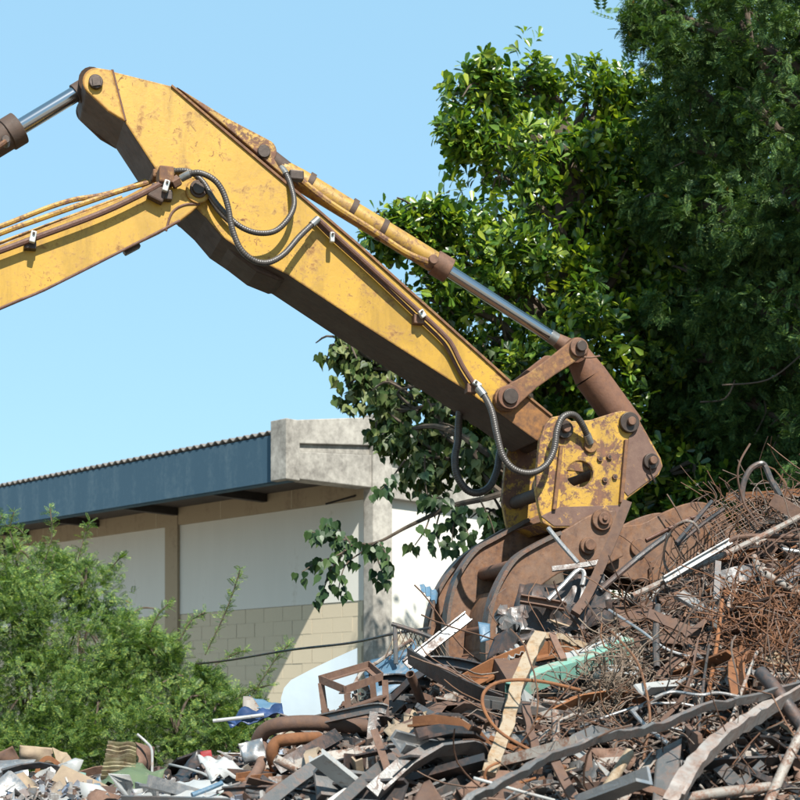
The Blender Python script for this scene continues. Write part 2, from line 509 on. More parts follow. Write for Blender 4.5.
# right (gable) wall and its concrete edge beam that runs out to the eave tip
slab(wr, 0.0, 14, -0.20, 0.0, 0.0, hz(430, YC), z1b=hz(430, YC) + .9).build('gable_wall', M['gable_wall'], wh)
def wg(t, o, z): return DR * t + NR * o + Vector((0, 0, z))     # t negative = out to the eave tip
zt_tip = hz(421, YC - S2 * OV); zt_wall = hz(418, YC)
slope = (zt_wall - zt_tip) / OV
zb_tip = hz(479, YC - S2 * OV); zb_w = hz(489, YC)
bslope = (zb_w - zb_tip) / OV
# upper and lower bands with a dark groove between them
def band(t0, t1, a0, a1, o0, o1, nm, mat):
    f = lambda t, k: (zb_tip + (t + OV) * bslope) * (1 - k) + (zt_tip + (t + OV) * slope) * k
    slab(wg, t0, t1, o0, o1, f(t0, a0), f(t0, a1), None, f(t1, a0), f(t1, a1)).build(nm, mat, wh, bevel=.01)
band(-OV - .08, -.10, 0.0, 0.46, -.16, .10, 'concrete_beam', M['concrete'])
band(-OV - .08, -.10, 0.60, 1.0, -.16, .10, 'concrete_beam', M['concrete'])
band(-OV - .06, -.10, 0.46, 0.60, -.16, .055, 'groove_panel', M['concrete'])
slab(wg, -OV - .10, -OV + .12, -.18, .115, zb_tip - .02, zt_tip + .01).build('beam_end', M['concrete'], wh, bevel=.01)
slab(wg, .24, 14, 0.0, .10, hz(497, YC), hz(466, YC)).build('concrete_beam', M['concrete'], wh, bevel=.01)
slab(wg, .24, 14, 0.0, .10, hz(458, YC), hz(430, YC), None, hz(458, YC), hz(430, YC) + .95).build('concrete_beam', M['concrete'], wh, bevel=.01)
# corner pilaster
slab(wg, -0.10, 0.24, -.06, 0.13, 0.0, hz(416, YC)).build('corner_pilaster', M['concrete'], wh, bevel=.015)
slab(wg, .24, 14, 0.0, .004, 0.6, 2.72).build('dado', M['block'], wh)
# anchor rod sticking out of the beam end joint
p0 = wg(-.02, .14, hz(447, YC)); b = MB(); b.tube([p0 + Vector((-.12, 0, -.02)), p0 + Vector((.06, -.02, .03))], .02, 6); b.build('anchor', M['dark'], wh)
b = MB(); b.tube([wl(.25, .05, hz(494, YC)), wl(.5, .35, hz(503, YC))], .014, 6); b.build('bracket_rod', M['dark'], wh)
# ================================================================== excavator
YAW = math.radians(16)
U = Vector((math.cos(YAW), math.sin(YAW), 0)); NN = Vector((-math.sin(YAW), math.cos(YAW), 0))
W = 0.48                                    # width of the stick box
ARM0 = P(330, 260, 10.0)                    # a point on the near face of the stick
EXO = ARM0 - U * 8.0 + NN * (W / 2); EXO.z = 0
def L(px, py, off=0.0):
    d = ray(px, py)
    t = (ARM0 + NN * off - CAMP).dot(NN) / d.dot(NN)
    p = CAMP + d * t - EXO
    return Vector((p.dot(U), p.dot(NN), p.z))
def PX(n, off=0.0):                          # metres for n photograph pixels on the arm
    return n * 10.0 / F
exc = empty('excavator', EXO, YAW)
tag(exc, 'yellow excavator with rusty scrap grapple reaching over the scrap heap', 'excavator')

def circ(cx, cy, r, n=20, a0=0, a1=360):
    k = n if abs(a1 - a0) >= 360 else n - 1
    return [(cx + r * math.cos(math.radians(a0 + (a1 - a0) * i / k)), cy + r * math.sin(math.radians(a0 + (a1 - a0) * i / k))) for i in range(n)]

def prism(name, pts, off0, off1, mats, parent=exc, holes=(), bevel=0.006, ref=None, midx=None, smooth=False):
    """polygon given on the near face (photo pixels at plane `ref`), extruded from off0 to off1"""
    if ref is None: ref = off0
    bm = bmesh.new()
    edges = []; loops = []
    for lp in [pts] + list(holes):
        vs = []
        for p in lp:
            q = L(p[0], p[1], ref) if len(p) == 2 else Vector(p)
            vs.append(bm.verts.new((q.x, L(400, 400, off0).y, q.z)))
        loops.append(vs)
        for i in range(len(vs)): edges.append(bm.edges.new((vs[i], vs[(i + 1) % len(vs)])))
    if holes:
        bmesh.ops.triangle_fill(bm, use_beauty=True, use_dissolve=True, edges=edges)
    else:
        bm.faces.new(loops[0])
    faces = list(bm.faces)
    r = bmesh.ops.extrude_face_region(bm, geom=faces)
    dv = Vector((0, off1 - off0, 0))
    for e in r['geom']:
        if isinstance(e, bmesh.types.BMVert): e.co += dv
    bmesh.ops.recalc_face_normals(bm, faces=bm.faces)
    me = bpy.data.meshes.new(name)
    if not isinstance(mats, (list, tuple)): mats = [mats]
    for m in mats: me.materials.append(m)
    if midx:
        for f in bm.faces: f.material_index = midx(f)
    bm.to_mesh(me); bm.free()
    return finish(me, name, parent, smooth, bevel)

def disc(name, px, py, rpx, off0, off1, mat, parent=exc, seg=20, ref=None, bevel=0.004):
    c = L(px, py, off0 if ref is None else ref)
    r = PX(rpx); b = MB()
    y0 = L(400, 400, off0).y; y1 = L(400, 400, off1).y
    b.tube([(c.x, y0, c.z), (c.x, y1, c.z)], r, seg, up=Vector((0, 0, 1)))
    return b.build(name, mat, parent, smooth=True, bevel=bevel)

def pline(pts):                              # (px,py,off) -> local points
    return [L(*p) for p in pts]

def pipe(name, pts, rpx, mat, parent=exc, n=6, seg=8):
    b = MB(); b.tube(catmull(pline(pts), n), PX(rpx), seg)
    return b.build(name, mat, parent, smooth=True)

def hose(name, pts, rpx, parent=exc, ribbed=True, ends=True):
    path = catmull(pline(pts), 14)
    # resample evenly
    d = [0.0]
    for i in range(1, len(path)): d.append(d[-1] + (path[i] - path[i - 1]).length)
    step = 0.0036 if ribbed else 0.03
    n = max(8, int(d[-1] / step)); out = []; j = 0
    for i in range(n + 1):
        s = d[-1] * i / n
        while j < len(d) - 2 and d[j + 1] < s: j += 1
        t = (s - d[j]) / max(1e-9, d[j + 1] - d[j]); out.append(path[j].lerp(path[j + 1], t))
    r0 = PX(rpx)
    rr = [r0 * (1.0 + (0.03 if (i // 2) % 2 else -0.03)) if ribbed else r0 for i in range(n + 1)]
    b = MB(); b.tube(out, rr, 10)
    h = b.build(name, M['rubber'], parent, smooth=not ribbed)
    if ribbed: h.data.polygons.foreach_set('use_smooth', [True] * len(h.data.polygons))
    if ends:
        for seg_ in (out[:max(3, int(.07 / step))], out[-max(3, int(.07 / step)):]):
            e = MB(); e.tube(seg_, r0 * 1.28, 10); e.build('ferrule', M['ferrule'], h, smooth=True)
    return h

# ---- stick -----------------------------------------------------------
M['stick'] = worn('stick_yellow_paint', (0.56, 0.32, 0.026), rust=(0.14, 0.065, 0.03), amount=0.27, scale=5.5, rough=0.42, bumps=0.15, fine=0.3, specks=True, edge=True, rust2=(0.34, 0.15, 0.04),
                  grad=(0, L(488, 380).x, L(522, 410).x, 0.36))
stick_poly = [(96, 70), (112, 71), (172, 86), (231, 136), (290, 186), (360, 246), (430, 309), (512, 383), (553, 417), (553, 432), (537, 441), (500, 414), (462, 388), (360, 323), (288, 275), (250, 256), (222, 237), (206, 218), (182, 196), (156, 170), (124, 121), (86, 92), (83, 80)]
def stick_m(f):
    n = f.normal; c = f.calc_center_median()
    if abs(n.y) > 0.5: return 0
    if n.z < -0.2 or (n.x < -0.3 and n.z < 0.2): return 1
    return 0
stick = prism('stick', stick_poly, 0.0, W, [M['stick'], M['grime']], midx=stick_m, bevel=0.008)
# raised belly plate on the far side, and the boss behind the fork
prism('belly_plate', [(226, 238), (290, 275), (282, 276), (260, 267), (238, 250)], 0.10, W - 0.03, M['grime'], stick, ref=0.0, bevel=.02)
# thick ear at the crank end with its weld seam
prism('end_ear', circ(96, 81, 13.5, 12, 130, 275) + [(112, 70), (125, 121), (108, 111)], -0.022, 0.0, M['yellow'], stick)
prism('end_ear', circ(96, 81, 13.5, 12, 130, 275) + [(112, 70), (125, 121), (108, 111)], W, W + 0.022, M['grime'], stick, ref=0.0)
pipe('weld_seam', [(112, 70, -0.006), (125, 121, -0.006)], 1.6, M['pipe_brown'], stick)
# top flange
fl = [(172, 84), (231, 134), (290, 184), (360, 244), (430, 307), (512, 381), (553, 415), (552, 417), (511, 383.5), (429, 309.5), (359, 246.5), (289, 186.5), (230, 136.5), (171, 86)]
prism('flange', fl, -0.014, W + 0.014, M['rusty_yellow'], stick, bevel=0.003)
prism('flange', [(156, 172), (176, 198), (160, 178)], -0.008, 0, M['pin'], stick, bevel=0)
# lug that carries the bucket cylinder
lug = [(176, 88), (226, 119)] + circ(263, 153, 13, 8, -70, 35) + [(284, 178), (230, 132)]
prism('cylinder_lug', lug, 0.004, 0.08, M['hitch'], stick, ref=0.03)
prism('cylinder_lug', lug, W - 0.12, W - 0.07, M['rusty_yellow'], stick, ref=0.03)
lugpin = disc('lug_pin', 263, 153, 6.5, -0.01, W - 0.03, M['pin'], stick, ref=0.03)
disc('crank_pin', 96, 81, 6.8, -0.05, W + 0.05, M['pin'], stick)
prism('pin_keeper', [(92, 78), (100, 76), (101, 85), (93, 86)], -0.058, -0.05, M['pin'], stick, bevel=0.002)
# ---- boom ------------------------------------------------------------
BO = -0.055
boom_near = [(-330, 378), (-160, 296), (0, 245), (60, 221), (126, 196), (141, 188), (160, 180), (178, 177)] + circ(198, 190, 12.5, 9, -110, 70) + [(192, 212), (180, 221), (159, 233), (138, 243), (45, 290), (0, 309), (-160, 382), (-300, 470)]
prism_b = prism('boom', boom_near, BO, BO + 0.04, M['yellow'])
prism('side_plate', [(130, 192), (145, 185), (160, 180), (178, 177)] + circ(198, 190, 12.5, 9, -110, 40) + [(195, 196), (176, 196), (150, 197), (132, 200)], W + 0.015, W + 0.055, M['yellow'], prism_b, ref=BO)
# box between the side plates; its floor lies above the lower lip of the plates
box_in = [(-320, 390), (-160, 306), (0, 255), (60, 231), (126, 206), (150, 198), (160, 205), (150, 213), (128, 222), (45, 263), (0, 282), (-160, 352), (-290, 434)]
prism('box_plate', box_in, BO + 0.04, 0.36, M['yellow'], prism_b, ref=BO)
disc('boss', 198, 191, 12.0, BO - 0.015, BO, M['yellow'], prism_b)
disc('boom_pin', 198, 190, 8.6, BO - 0.03, W + 0.08, M['grime'], prism_b, ref=BO)
disc('boom_pin_cap', 197.5, 190.5, 5.8, BO - 0.05, BO - 0.03, M['pin'], prism_b, ref=BO)
prism('stop_block', [(124, 248), (140, 240), (142, 244), (127, 252)], BO+.042, BO + .1, M['pin'], prism_b, ref=BO)
pipe('lower_lip', [(-300, 470, BO - .004), (-160, 382, BO - .004), (0, 308.5, BO - .004), (45, 289.5, BO - .004), (138, 242.5, BO - .004), (180, 220.5, BO - .004)], 1.3, M['pipe_brown'], prism_b)
pipe('weld_seam', [(166, 231, BO - .001), (172, 213, BO - .001), (184, 205, BO - .001), (200, 204, BO - .001)], 1.2, M['pipe_brown'], prism_b)
# second half of the boom and the machine, left of the view
low = [(-330, 378), (-300, 470), (-560, 720), (-640, 720)]
prism('boom_foot', low, BO + 0.01, W + 0.04, M['yellow'], prism_b, ref=BO)
Bx = lambda px: L(px, 700, 0).x
hx = Bx(-760)
b = MB(); b.box((hx - 0.7, 0, 1.62), (3.6, 2.5, 0.9)); b.box((hx - 2.0, 0, 2.3), (1.2, 2.4, 0.55))
house = b.build('house', M['yellow'], exc, bevel=0.06)
b = MB(); b.box((hx + 0.2, 0.82, 2.75), (1.5, 0.8, 1.4)); cab = b.build('cab', M['yellow'], exc, bevel=0.06)
b = MB(); b.box((hx + 0.2, 1.23, 2.95), (1.2, 0.02, 0.8)); b.box((hx + 0.955, 0.82, 2.95), (0.02, 0.66, 0.8)); b.build('window', M['glass'], cab)
for sy in (-1.05, 1.05):
    b = MB()
    sec = [(hx - 2.5 + 0.45 - 0.45 * math.cos(a), 0.46 - 0.44 * math.sin(a)) for a in [math.pi * (k / 10 - .5) for k in range(11)]]
    sec += [(hx + 1.3 + 0.45 * math.cos(a), 0.46 + 0.44 * math.sin(a)) for a in [math.pi * (.5 - k / 10) for k in range(11)]]
    n = len(sec); q = len(b.v)
    for yy in (sy - .3, sy + .3): b.v.extend([(x, yy, z) for x, z in sec])
    for i in range(n): b.face((i, (i + 1) % n, n + (i + 1) % n, n + i))
    b.face(list(range(n))); b.face(list(range(n, 2 * n)))
    b.build('track', M['track'], exc)
b = MB(); b.tube([(hx - .6, 0, .5), (hx - .6, 0, 1.2)], .6, 20); b.box((hx - .6, 0, .6), (1.6, 1.8, .4)); b.build('undercarriage', M['grime'], exc)
# ---- arm (crank) cylinder -------------------------------------------
c = W / 2
q0 = L(92, 84, c); q1 = L(14, 131, c); q2 = L(-230, 278, c)
b = MB(); b.tube([q1, q2], PX(14), 20)
cyl = b.build('crank_cylinder', M['grime'], exc, smooth=True)
b = MB(); b.tube([q0, q1.lerp(q2, .05)], PX(7.4), 20); b.build('rod', M['chrome'], cyl, smooth=True)
b = MB(); b.tube([q1.lerp(q0, .07), q1.lerp(q2, .03)], PX(15.5), 20); b.build('gland', M['grime'], cyl, smooth=True, bevel=.004)
b = MB(); b.tube([L(92, 81, .12), L(92, 81, .44)], PX(13), 18); b.tube([q0.lerp(q1, .22), q0], PX(9.5), 16); b.build('rod_eye', M['grime'], cyl, smooth=True)
pipe('port_pipe', [(6, 141, .04), (-4, 148, .04), (-40, 168, .04)], 2.5, M['rusty_yellow'], cyl)
disc('port_fitting', 6, 139, 4, .03, .12, M['pin'], cyl)
# ---- bucket cylinder -------------------------------------------------
q0 = L(280, 168, c); q1 = L(444, 268, c); q2 = L(572, 350, c)
q1b = L(449, 271, c)
b = MB(); b.tube([q0, L(300, 180, c), q1], [PX(9.5), PX(11), PX(11)], 22)
bcyl = b.build('bucket_cylinder', M['ram_yellow'], exc, smooth=True)
b = MB(); b.tube([L(434, 262, c), q1b], PX(13.2), 22); b.build('gland', M['pinrust'], bcyl, smooth=True, bevel=.004)
b = MB(); b.tube([q1, q2], PX(6.8), 20); b.build('rod', M['chrome'], bcyl, smooth=True)
b = MB(); b.tube([q1.lerp(q2, .82), q1.lerp(q2, .875)], PX(7.2), 20); b.build('rod_collar', M['ferrule'], bcyl, smooth=True)
b = MB(); b.tube([q1.lerp(q2, .875), q1.lerp(q2, 1.0)], [PX(7.5), PX(11)], 18); b.build('rod_eye', M['pinrust'], bcyl, smooth=True)
b = MB(); b.tube([L(263, 153, .1), L(263, 153, .42)], PX(11), 18); b.tube([L(263, 153, c), L(290, 174, c)], PX(9.5), 16); b.build('barrel_eye', M['grime'], bcyl, smooth=True)
for (x, y) in ((309, 184), (352, 210), (382, 230)):
    d = (q1 - q0).normalized(); p = L(x, y, c); b = MB(); b.tube([p - d * .018, p + d * .018], PX(11.9), 22); b.build('band', M['grime'], bcyl, smooth=True)
pipe('port_pipe', [(296, 176, .10), (330, 203, .10), (372, 230, .10), (405, 252, .10), (428, 262, .12)], 3.4, M['pipe_yellow'], bcyl)
disc('port_fitting', 434, 259, 5, .08, .2, M['pinrust'], bcyl)
b = MB(); b.box(L(296, 176, .05), (.09, .06, .06)); b.build('port_block', M['pin'], bcyl, bevel=.008)
# ---- tipping links ---------------------------------------------------
def link_poly(ax, ay, ra, bx, by, rb):
    an = math.degrees(math.atan2(by - ay, bx - ax))
    return circ(ax, ay, ra, 12, an + 75, an + 285) + circ(bx, by, rb, 12, an - 80, an + 80)
for o0 in (-0.055, W + 0.005):
    # waist: insert narrower middle points
    an = math.atan2(348 - 398, 578 - 508); nx, ny = -math.sin(an), math.cos(an)
    pts = circ(508, 398, 13.0, 12, math.degrees(an) + 60, math.degrees(an) + 300)
    for t in (.35, .6): pts.append((508 + 70 * t - nx * 8.5, 398 - 50 * t - ny * 8.5))
    pts += circ(578, 348, 11, 10, math.degrees(an) - 70, math.degrees(an) + 70)
    for t in (.6, .35): pts.append((508 + 70 * t + nx * 8.5, 398 - 50 * t + ny * 8.5))
    lk = prism('tipping_link', pts, o0, o0 + 0.05, M['rusty_yellow'] if o0 < 0 else M['rust'], ref=-0.055, bevel=.008)
    if o0 < 0:
        disc('boss', 508, 398, 12.2, -0.085, -0.055, M['rust'], lk, ref=-.055)
        disc('pin_head', 508.5, 397.5, 8.2, -0.105, -0.085, M['pin'], lk, ref=-.055)
        disc('boss', 578, 348, 9.8, -0.08, -0.055, M['pinrust'], lk, ref=-.055)
        disc('pin_head', 579, 347.5, 5.6, -0.11, -0.08, M['pin'], lk, ref=-.055)
disc('link_pin', 508, 398, 6, -0.05, W + .05, M['grime'], exc, ref=-.055)
disc('link_pin', 578, 348, 6, -0.05, W + .05, M['grime'], exc, ref=-.055)
pipe('grease_line', [(582, 357, -.06), (590, 357.5, -.07), (600, 356, -.08)], 1.0, M['pinrust'], exc)
# push link to the hitch
tl = [L(576, 352, c), L(590, 376, c), L(628, 428, c)]
b = MB(); b.tube(tl[:2], [PX(13), PX(18)], 20); b.tube([tl[1], tl[2]], PX(18), 20)
plk = b.build('push_link', M['rust'], exc, smooth=True)
b = MB(); b.tube([L(576, 350, .08), L(576, 350, .45)], PX(13), 18); b.build('eye', M['rust'], plk, smooth=True)
# ---- hitch bracket ---------------------------------------------------
hp = [(537, 470), (540, 440), (545, 425), (552, 417), (562, 415), (572, 421), (590, 420), (612, 413), (622, 410.5), (632, 412), (640, 421), (661, 458), (663, 466), (659, 475), (627, 499), (625, 520), (600, 528), (553, 528), (543, 523), (540, 512), (536, 490)]
HB = -0.10
hitch = prism('hitch_plate', hp, HB, HB + 0.045, M['hitch'], holes=[circ(580, 474, 13.2, 24)], bevel=.006)
prism('hitch_plate', hp, W + 0.055, W + 0.10, M['hitch'], holes=[circ(580, 474, 13.2, 24)], ref=HB, bevel=.006)
# worn bare corner plate, proud of the paint
M['bare'] = worn('bare_rusty_corner', (0.60, 0.33, 0.05), rust=(0.15, 0.085, 0.065), amount=0.82, scale=8, rough=0.6, rust2=(0.2, 0.12, 0.09), sharp=0.05)
prism('corner_plate', [(629, 437), (640, 425), (660, 459), (662, 466), (658, 474), (628, 496), (623, 490)], HB - .006, HB, M['bare'], hitch, bevel=.003)
prism('corner_plate', [(541, 516), (560, 507), (622, 505), (624, 518), (600, 526), (554, 526)], HB - .005, HB, M['bare'], hitch, bevel=.003)
for (x0, y0, x1, y1) in ((560, 446, 553, 510), (625, 440, 620, 503)):
    prism('rib', [(x0 - 1.5, y0), (x0 + 1.8, y0), (x1 + 2, y1), (x1 - 1.8, y1)], HB - .03, HB, M['rusty_yellow'], hitch, ref=HB, bevel=.004)
for (x, y, r1, r2) in ((563, 430, 9.5, 4.5), (628, 423, 10.8, 4.5), (649.5, 462, 8.5, 4.2)):
    pb = disc('pin_boss', x, y, r1, HB - .035, HB, M['pin'], hitch, ref=HB)
    disc('pin_head', x + .5, y - .5, r2, HB - .065, HB - .035, M['pinrust'], hitch, ref=HB)
pipe('pin_chain', [(650, 466, HB - .05), (651, 474, HB - .03), (655, 482, HB - .02)], .9, M['pin'], hitch)
for (x, y) in ((599.5, 459), (609, 457), (604.5, 480), (614.5, 477)):
    disc('bolt', x, y, 3.2, HB - .016, HB, M['pinrust'], hitch, seg=6, ref=HB, bevel=.002)
    disc('bolt_socket', x, y, 1.5, HB - .019, HB - .0165, M['pin'], hitch, seg=6, ref=HB, bevel=0)
disc('hose_port', 590, 446, 7.5, HB - .02, HB, M['rusty_yellow'], hitch, ref=HB)
disc('cross_tube', 549, 490, 7, HB + .045, W + .055, M['grime'], exc, ref=HB)
disc('cross_tube', 628, 423, 9, HB + .045, W + .055, M['pinrust'], exc, ref=HB)
disc('cross_tube', 560, 430, 8, HB + .045, W + .055, M['grime'], exc, ref=HB)
prism('end_plate', [(545, 520), (595, 512), (620, 500), (622, 508), (600, 520), (560, 528)], HB + .045, W + .055, M['hitch'], exc, ref=HB)
# rams inside, seen through the hole
b = MB(); b.tube([L(560, 486, .12), L(606, 470, .12)], PX(5), 14); b.tube([L(560, 500, .22), L(612, 482, .22)], PX(4), 14); b.build('inner_ram', M['pinrust'], exc, smooth=True)
prism('inner_plate', [(566, 446), (592, 452), (594, 468), (570, 466)], .38, .40, M['hitch'], exc, ref=.2)
# ---- grapple ---------------------------------------------------------
outer_near = [(616, 510), (592, 514), (560, 533), (536, 545), (516, 558), (502, 578), (492, 602), (487, 630), (486, 655), (488, 690)]
inner_near = [(506, 690), (504, 664), (508, 644), (516, 624), (524, 608), (535, 592), (549, 580), (566, 571), (598, 568), (624, 556)]
outer_mid = [(600, 505), (560, 508), (528, 520), (496, 538), (476, 550), (460, 572), (451, 596), (447, 622), (446, 652), (450, 690)]
inner_mid = [(476, 690), (474, 654), (478, 630), (486, 610), (498, 592), (508, 574), (530, 564), (560, 556), (600, 548)]
outer_far = [(590, 505), (540, 512), (505, 530), (476, 548), (458, 562), (443, 582), (433, 604), (428, 628), (428, 655), (432, 690)]
inner_far = [(458, 690), (456, 654), (460, 634), (468, 614), (482, 594), (494, 574), (530, 560), (590, 548)]
TN, TM, TF = -0.17, 0.48, 0.80
def smoothpoly(pts, n=3):
    v = catmull([Vector((p[0], p[1], 0)) for p in pts], n)
    return [(q.x, q.y) for q in v]
M['tine'] = worn('worn_rusty_tine', (0.25, 0.15, 0.10), rust=(0.10, 0.052, 0.036), amount=0.58, scale=5, rough=0.5, rust2=(0.25, 0.115, 0.05), specks=True, sharp=0.14, spec=0.4, edge=True)
M['edge'] = worn('polished_edge', (0.16, 0.125, 0.105), rust=(0.14, 0.07, 0.045), amount=0.4, scale=14, rough=0.45, metal=0.3)
jaw = prism('grapple_jaw', smoothpoly(outer_near) + smoothpoly(inner_near), TN, TN + .055, M['tine'], bevel=.008)
for (po, pi, off, nm) in ((outer_mid, inner_mid, TM, 'tine'), (outer_far, inner_far, TF, 'tine')):
    prism(nm, smoothpoly(po) + smoothpoly(pi), off, off + .055, M['tine'], jaw, bevel=.008)
# worn flange rolled over the outer edge of each tine
for (po, off) in ((outer_near, TN), (outer_mid, TM), (outer_far, TF)):
    path = catmull([L(p[0], p[1], off) for p in po[2:]], 4)
    path = [p + Vector((0, .0275, 0)) for p in path]
    b = MB(); b.section(path, [(-.05, -.012), (.05, -.012), (.05, .012), (-.05, .012)], up=Vector((0, 1, 0)))
    # the flange must lie across the plate: width along local y
    b2 = MB(); T_, A_, B_ = frames(path, Vector((0, 1, 0)))
    rows = []
    for i, p in enumerate(path):
        t = T_[i]; nrm = Vector((t.z, 0, -t.x)).normalized(); yv = Vector((0, 1, 0))
        rows.append([p + yv * .055 + nrm * .012, p - yv * .055 + nrm * .012, p - yv * .055 - nrm * .012, p + yv * .055 - nrm * .012])
    b2.grid(rows, closed=True); b2.face((3, 2, 1, 0)); k = len(b2.v); b2.face((k - 4, k - 3, k - 2, k - 1))
    b2.build('edge_flange', M['edge'], jaw, smooth=True)
# webs between the tines (bent plates) and cross tubes
def web(pts, offa, offb, th, mat, parent, shift=0.0, ref=None):
    rows = []
    pa = catmull([L(p[0], p[1], offa if ref is None else ref) for p in pts], 4)
    for i, p in enumerate(pa):
        t = (pa[min(i + 1, len(pa) - 1)] - pa[max(i - 1, 0)]).normalized(); nrm = Vector((-t.z, 0, t.x))
        if nrm.z < 0: nrm = -nrm
        ya = L(400, 400, offa).y; yb = L(400, 400, offb).y
        a_ = Vector((p.x, ya, p.z)); b_ = Vector((p.x, yb, p.z))
        rows.append([a_, b_, b_ - nrm * th, a_ - nrm * th])
    b = MB(); b.grid(rows, closed=True); b.face((3, 2, 1, 0)); k = len(b.v); b.face((k - 4, k - 3, k - 2, k - 1))
    return b.build('web_plate', mat, parent, smooth=True)
web([(596, 520), (566, 539), (544, 551), (526, 562), (516, 571)], TN + .055, TM, .02, M['tine'], jaw)
web([(508, 588), (500, 606), (495, 630), (494, 660), (497, 690)], TN + .055, TM, .02, M['tine'], jaw)
web([(530, 528), (498, 545), (478, 558), (464, 578), (456, 600), (452, 630), (452, 660)], TM + .055, TF, .02, M['tine'], jaw)
for (x, y, r, a, bb, nm) in ((514, 566, 7.0, TN + .055, TM, 'cross_tube'), (500, 628, 6.5, TN + .055, TM, 'cross_tube'), (459, 620, 6.5, TM + .055, TF, 'cross_tube'), (493, 660, 7, TN + .055, TF, 'cross_tube')):
    disc(nm, x, y, r, a, bb, M['rust'], jaw, ref=a)
for (x, y) in ((505, 575), (497, 603), (545, 552)):
    p = L(x, y, .15); b = MB()
    b.hexa([p + Vector((-.05, -.02, 0)), p + Vector((.12, -.02, .03)), p + Vector((.12, .02, .03)), p + Vector((-.05, .02, 0)), p + Vector((.0, -.02, .09)), p + Vector((.08, -.02, .09)), p + Vector((.08, .02, .09)), p + Vector((.0, .02, .09))])
    b.build('gusset', M['tine'], jaw)
for (x, y, r1, r2, rr) in ((601, 520, 11.2, 6.5, 3), (587, 546, 8.8, 6, 0)):
    disc('pin_boss', x, y, r1, TN - .03, TN, M['tine'], jaw, ref=TN)
    disc('pin_head', x + .6, y - .6, r2, TN - .055, TN - .03, M['pinrust'], jaw, ref=TN)
    if rr: disc('pin_bolt', x + .6, y - .6, rr, TN - .068, TN - .055, M['pinrust'], jaw, ref=TN, seg=6)
disc('jaw_pin', 601, 520, 7, TN + .055, TF, M['grime'], jaw, ref=TN)
disc('jaw_pin', 508, 612, 5.5, TN - .006, TN, M['tine'], jaw, ref=TN)
# the opposite jaw, mostly sunk in the scrap
rj_o = [(606, 526), (640, 524), (660, 514), (684, 504), (703, 502), (722, 511), (739, 536), (752, 575), (756, 620), (756, 660)]
rj_i = [(742, 660), (736, 632), (720, 608), (696, 592), (664, 584), (632, 580), (606, 568)]
jaw2 = prism('grapple_jaw', smoothpoly(rj_o) + smoothpoly(rj_i), TN + .07, TN + .12, M['tine'], bevel=.008)
prism('tine', smoothpoly(rj_o) + smoothpoly(rj_i), TM, TM + .05, M['tine'], jaw2, ref=TN + .07, bevel=.008)
web([(640, 531), (662, 522), (686, 512), (704, 509), (722, 520), (736, 542)], TN + .12, TM, .02, M['tine'], jaw2)
pipe('edge_bead', [(646, 540, TN + .065), (664, 531, TN + .065), (686, 520, TN + .065), (703, 516, TN + .065), (718, 525, TN + .065)], 1.8, M['pipe_brown'], jaw2)
disc('pin_boss', 638, 548, 9.5, TN + .045, TN + .07, M['tine'], jaw2, ref=TN + .07)
# ---- pipes and hoses -------------------------------------------------
e1 = BO - .06
pipe('hydraulic_pipe', [(-40, 265, e1), (0, 251, e1), (35, 238, e1), (99, 214, e1), (140, 195, e1), (163, 182.5, e1)], 2.9, M['pipe_brown'], exc)
pipe('hydraulic_pipe', [(-60, 248, .18), (0, 226.5, .18), (22, 218, .18), (50, 207, .18), (75, 199.5, .18), (100, 195.5, .18), (128, 188, .18), (146, 181, .18)], 2.5, M['pipe_yellow'], exc)
pipe('hydraulic_pipe', [(-60, 258, .10), (0, 233.5, .10), (40, 219, .10), (85, 203, .10), (120, 191, .10), (150, 182, .10)], 2.6, M['pipe_yellow'], exc)
pipe('hydraulic_pipe', [(-40, 262, .28), (0, 243, .28), (40, 228, .28), (85, 211, .28), (122, 197, .28)], 1.7, M['pipe_yellow'], exc)
def clamp(px, py, off, an, w=5.5, h=11, mat='clamp'):
    p = L(px, py, off); b = MB()
    R = Matrix.Rotation(math.radians(an), 3, 'Y')
    b.box(p, (PX(w), .035, PX(h)), R=R)
    o_ = b.build('clamp', M[mat], exc, bevel=.006)
    b = MB(); b.tube([p + R @ Vector((0, -.03, PX(h * .25))), p + R @ Vector((0, -.01, PX(h * .25)))], .008, 6); b.build('bolt', M['pin'], o_)
clamp(33, 237, e1 - .035, 12); clamp(166, 186, e1 - .03, 15)
clamp(332, 237.5, -.08, 0, 4.5, 10); clamp(422, 314, -.08, -35, 6, 8); clamp(477, 384, -.08, -60, 5, 9)
for (x, y) in ((30, 245), (166, 196), (418, 320), (471, 389)):
    p = L(x, y, -.02 if x > 200 else BO - .02); b = MB(); b.box(p, (.07, .07, .06)); b.build('pipe_bracket', M['pin'] if x < 200 else M['pinrust'], exc, bevel=.006)
b = MB(); b.box(L(165, 178, BO - .01), (.09, .16, .10)); b.box(L(155, 178, .1), (.05, .2, .05)); b.build('pipe_block', M['rusty_yellow'], exc, bevel=.01)
b = MB(); b.tube([L(172, 184, e1), L(179, 180, e1)], PX(5.5), 6); b.build('pipe_nut', M['pinrust'], exc)
b = MB(); b.box(L(157, 194, -.09), (.10, .07, .09), R=Matrix.Rotation(.4, 3, 'Y')); b.build('pipe_saddle', M['grime'], exc, bevel=.01)
# stick pipes along the upper edge
pipe('hydraulic_pipe', [(318, 219, -.06), (335, 235, -.06), (380, 276, -.06), (424, 316, -.06), (443, 334, -.06), (452, 345, -.06), (463, 367, -.06), (478, 390, -.06)], 2.7, M['pipe_brown'], exc)
pipe('hydraulic_pipe', [(314, 220, -.025), (332, 238, -.025), (376, 278, -.025), (418, 318, -.025), (438, 337, -.025), (447, 348, -.025), (459, 371, -.025), (470, 388, -.025)], 2.0, M['pipe_brown'], exc)
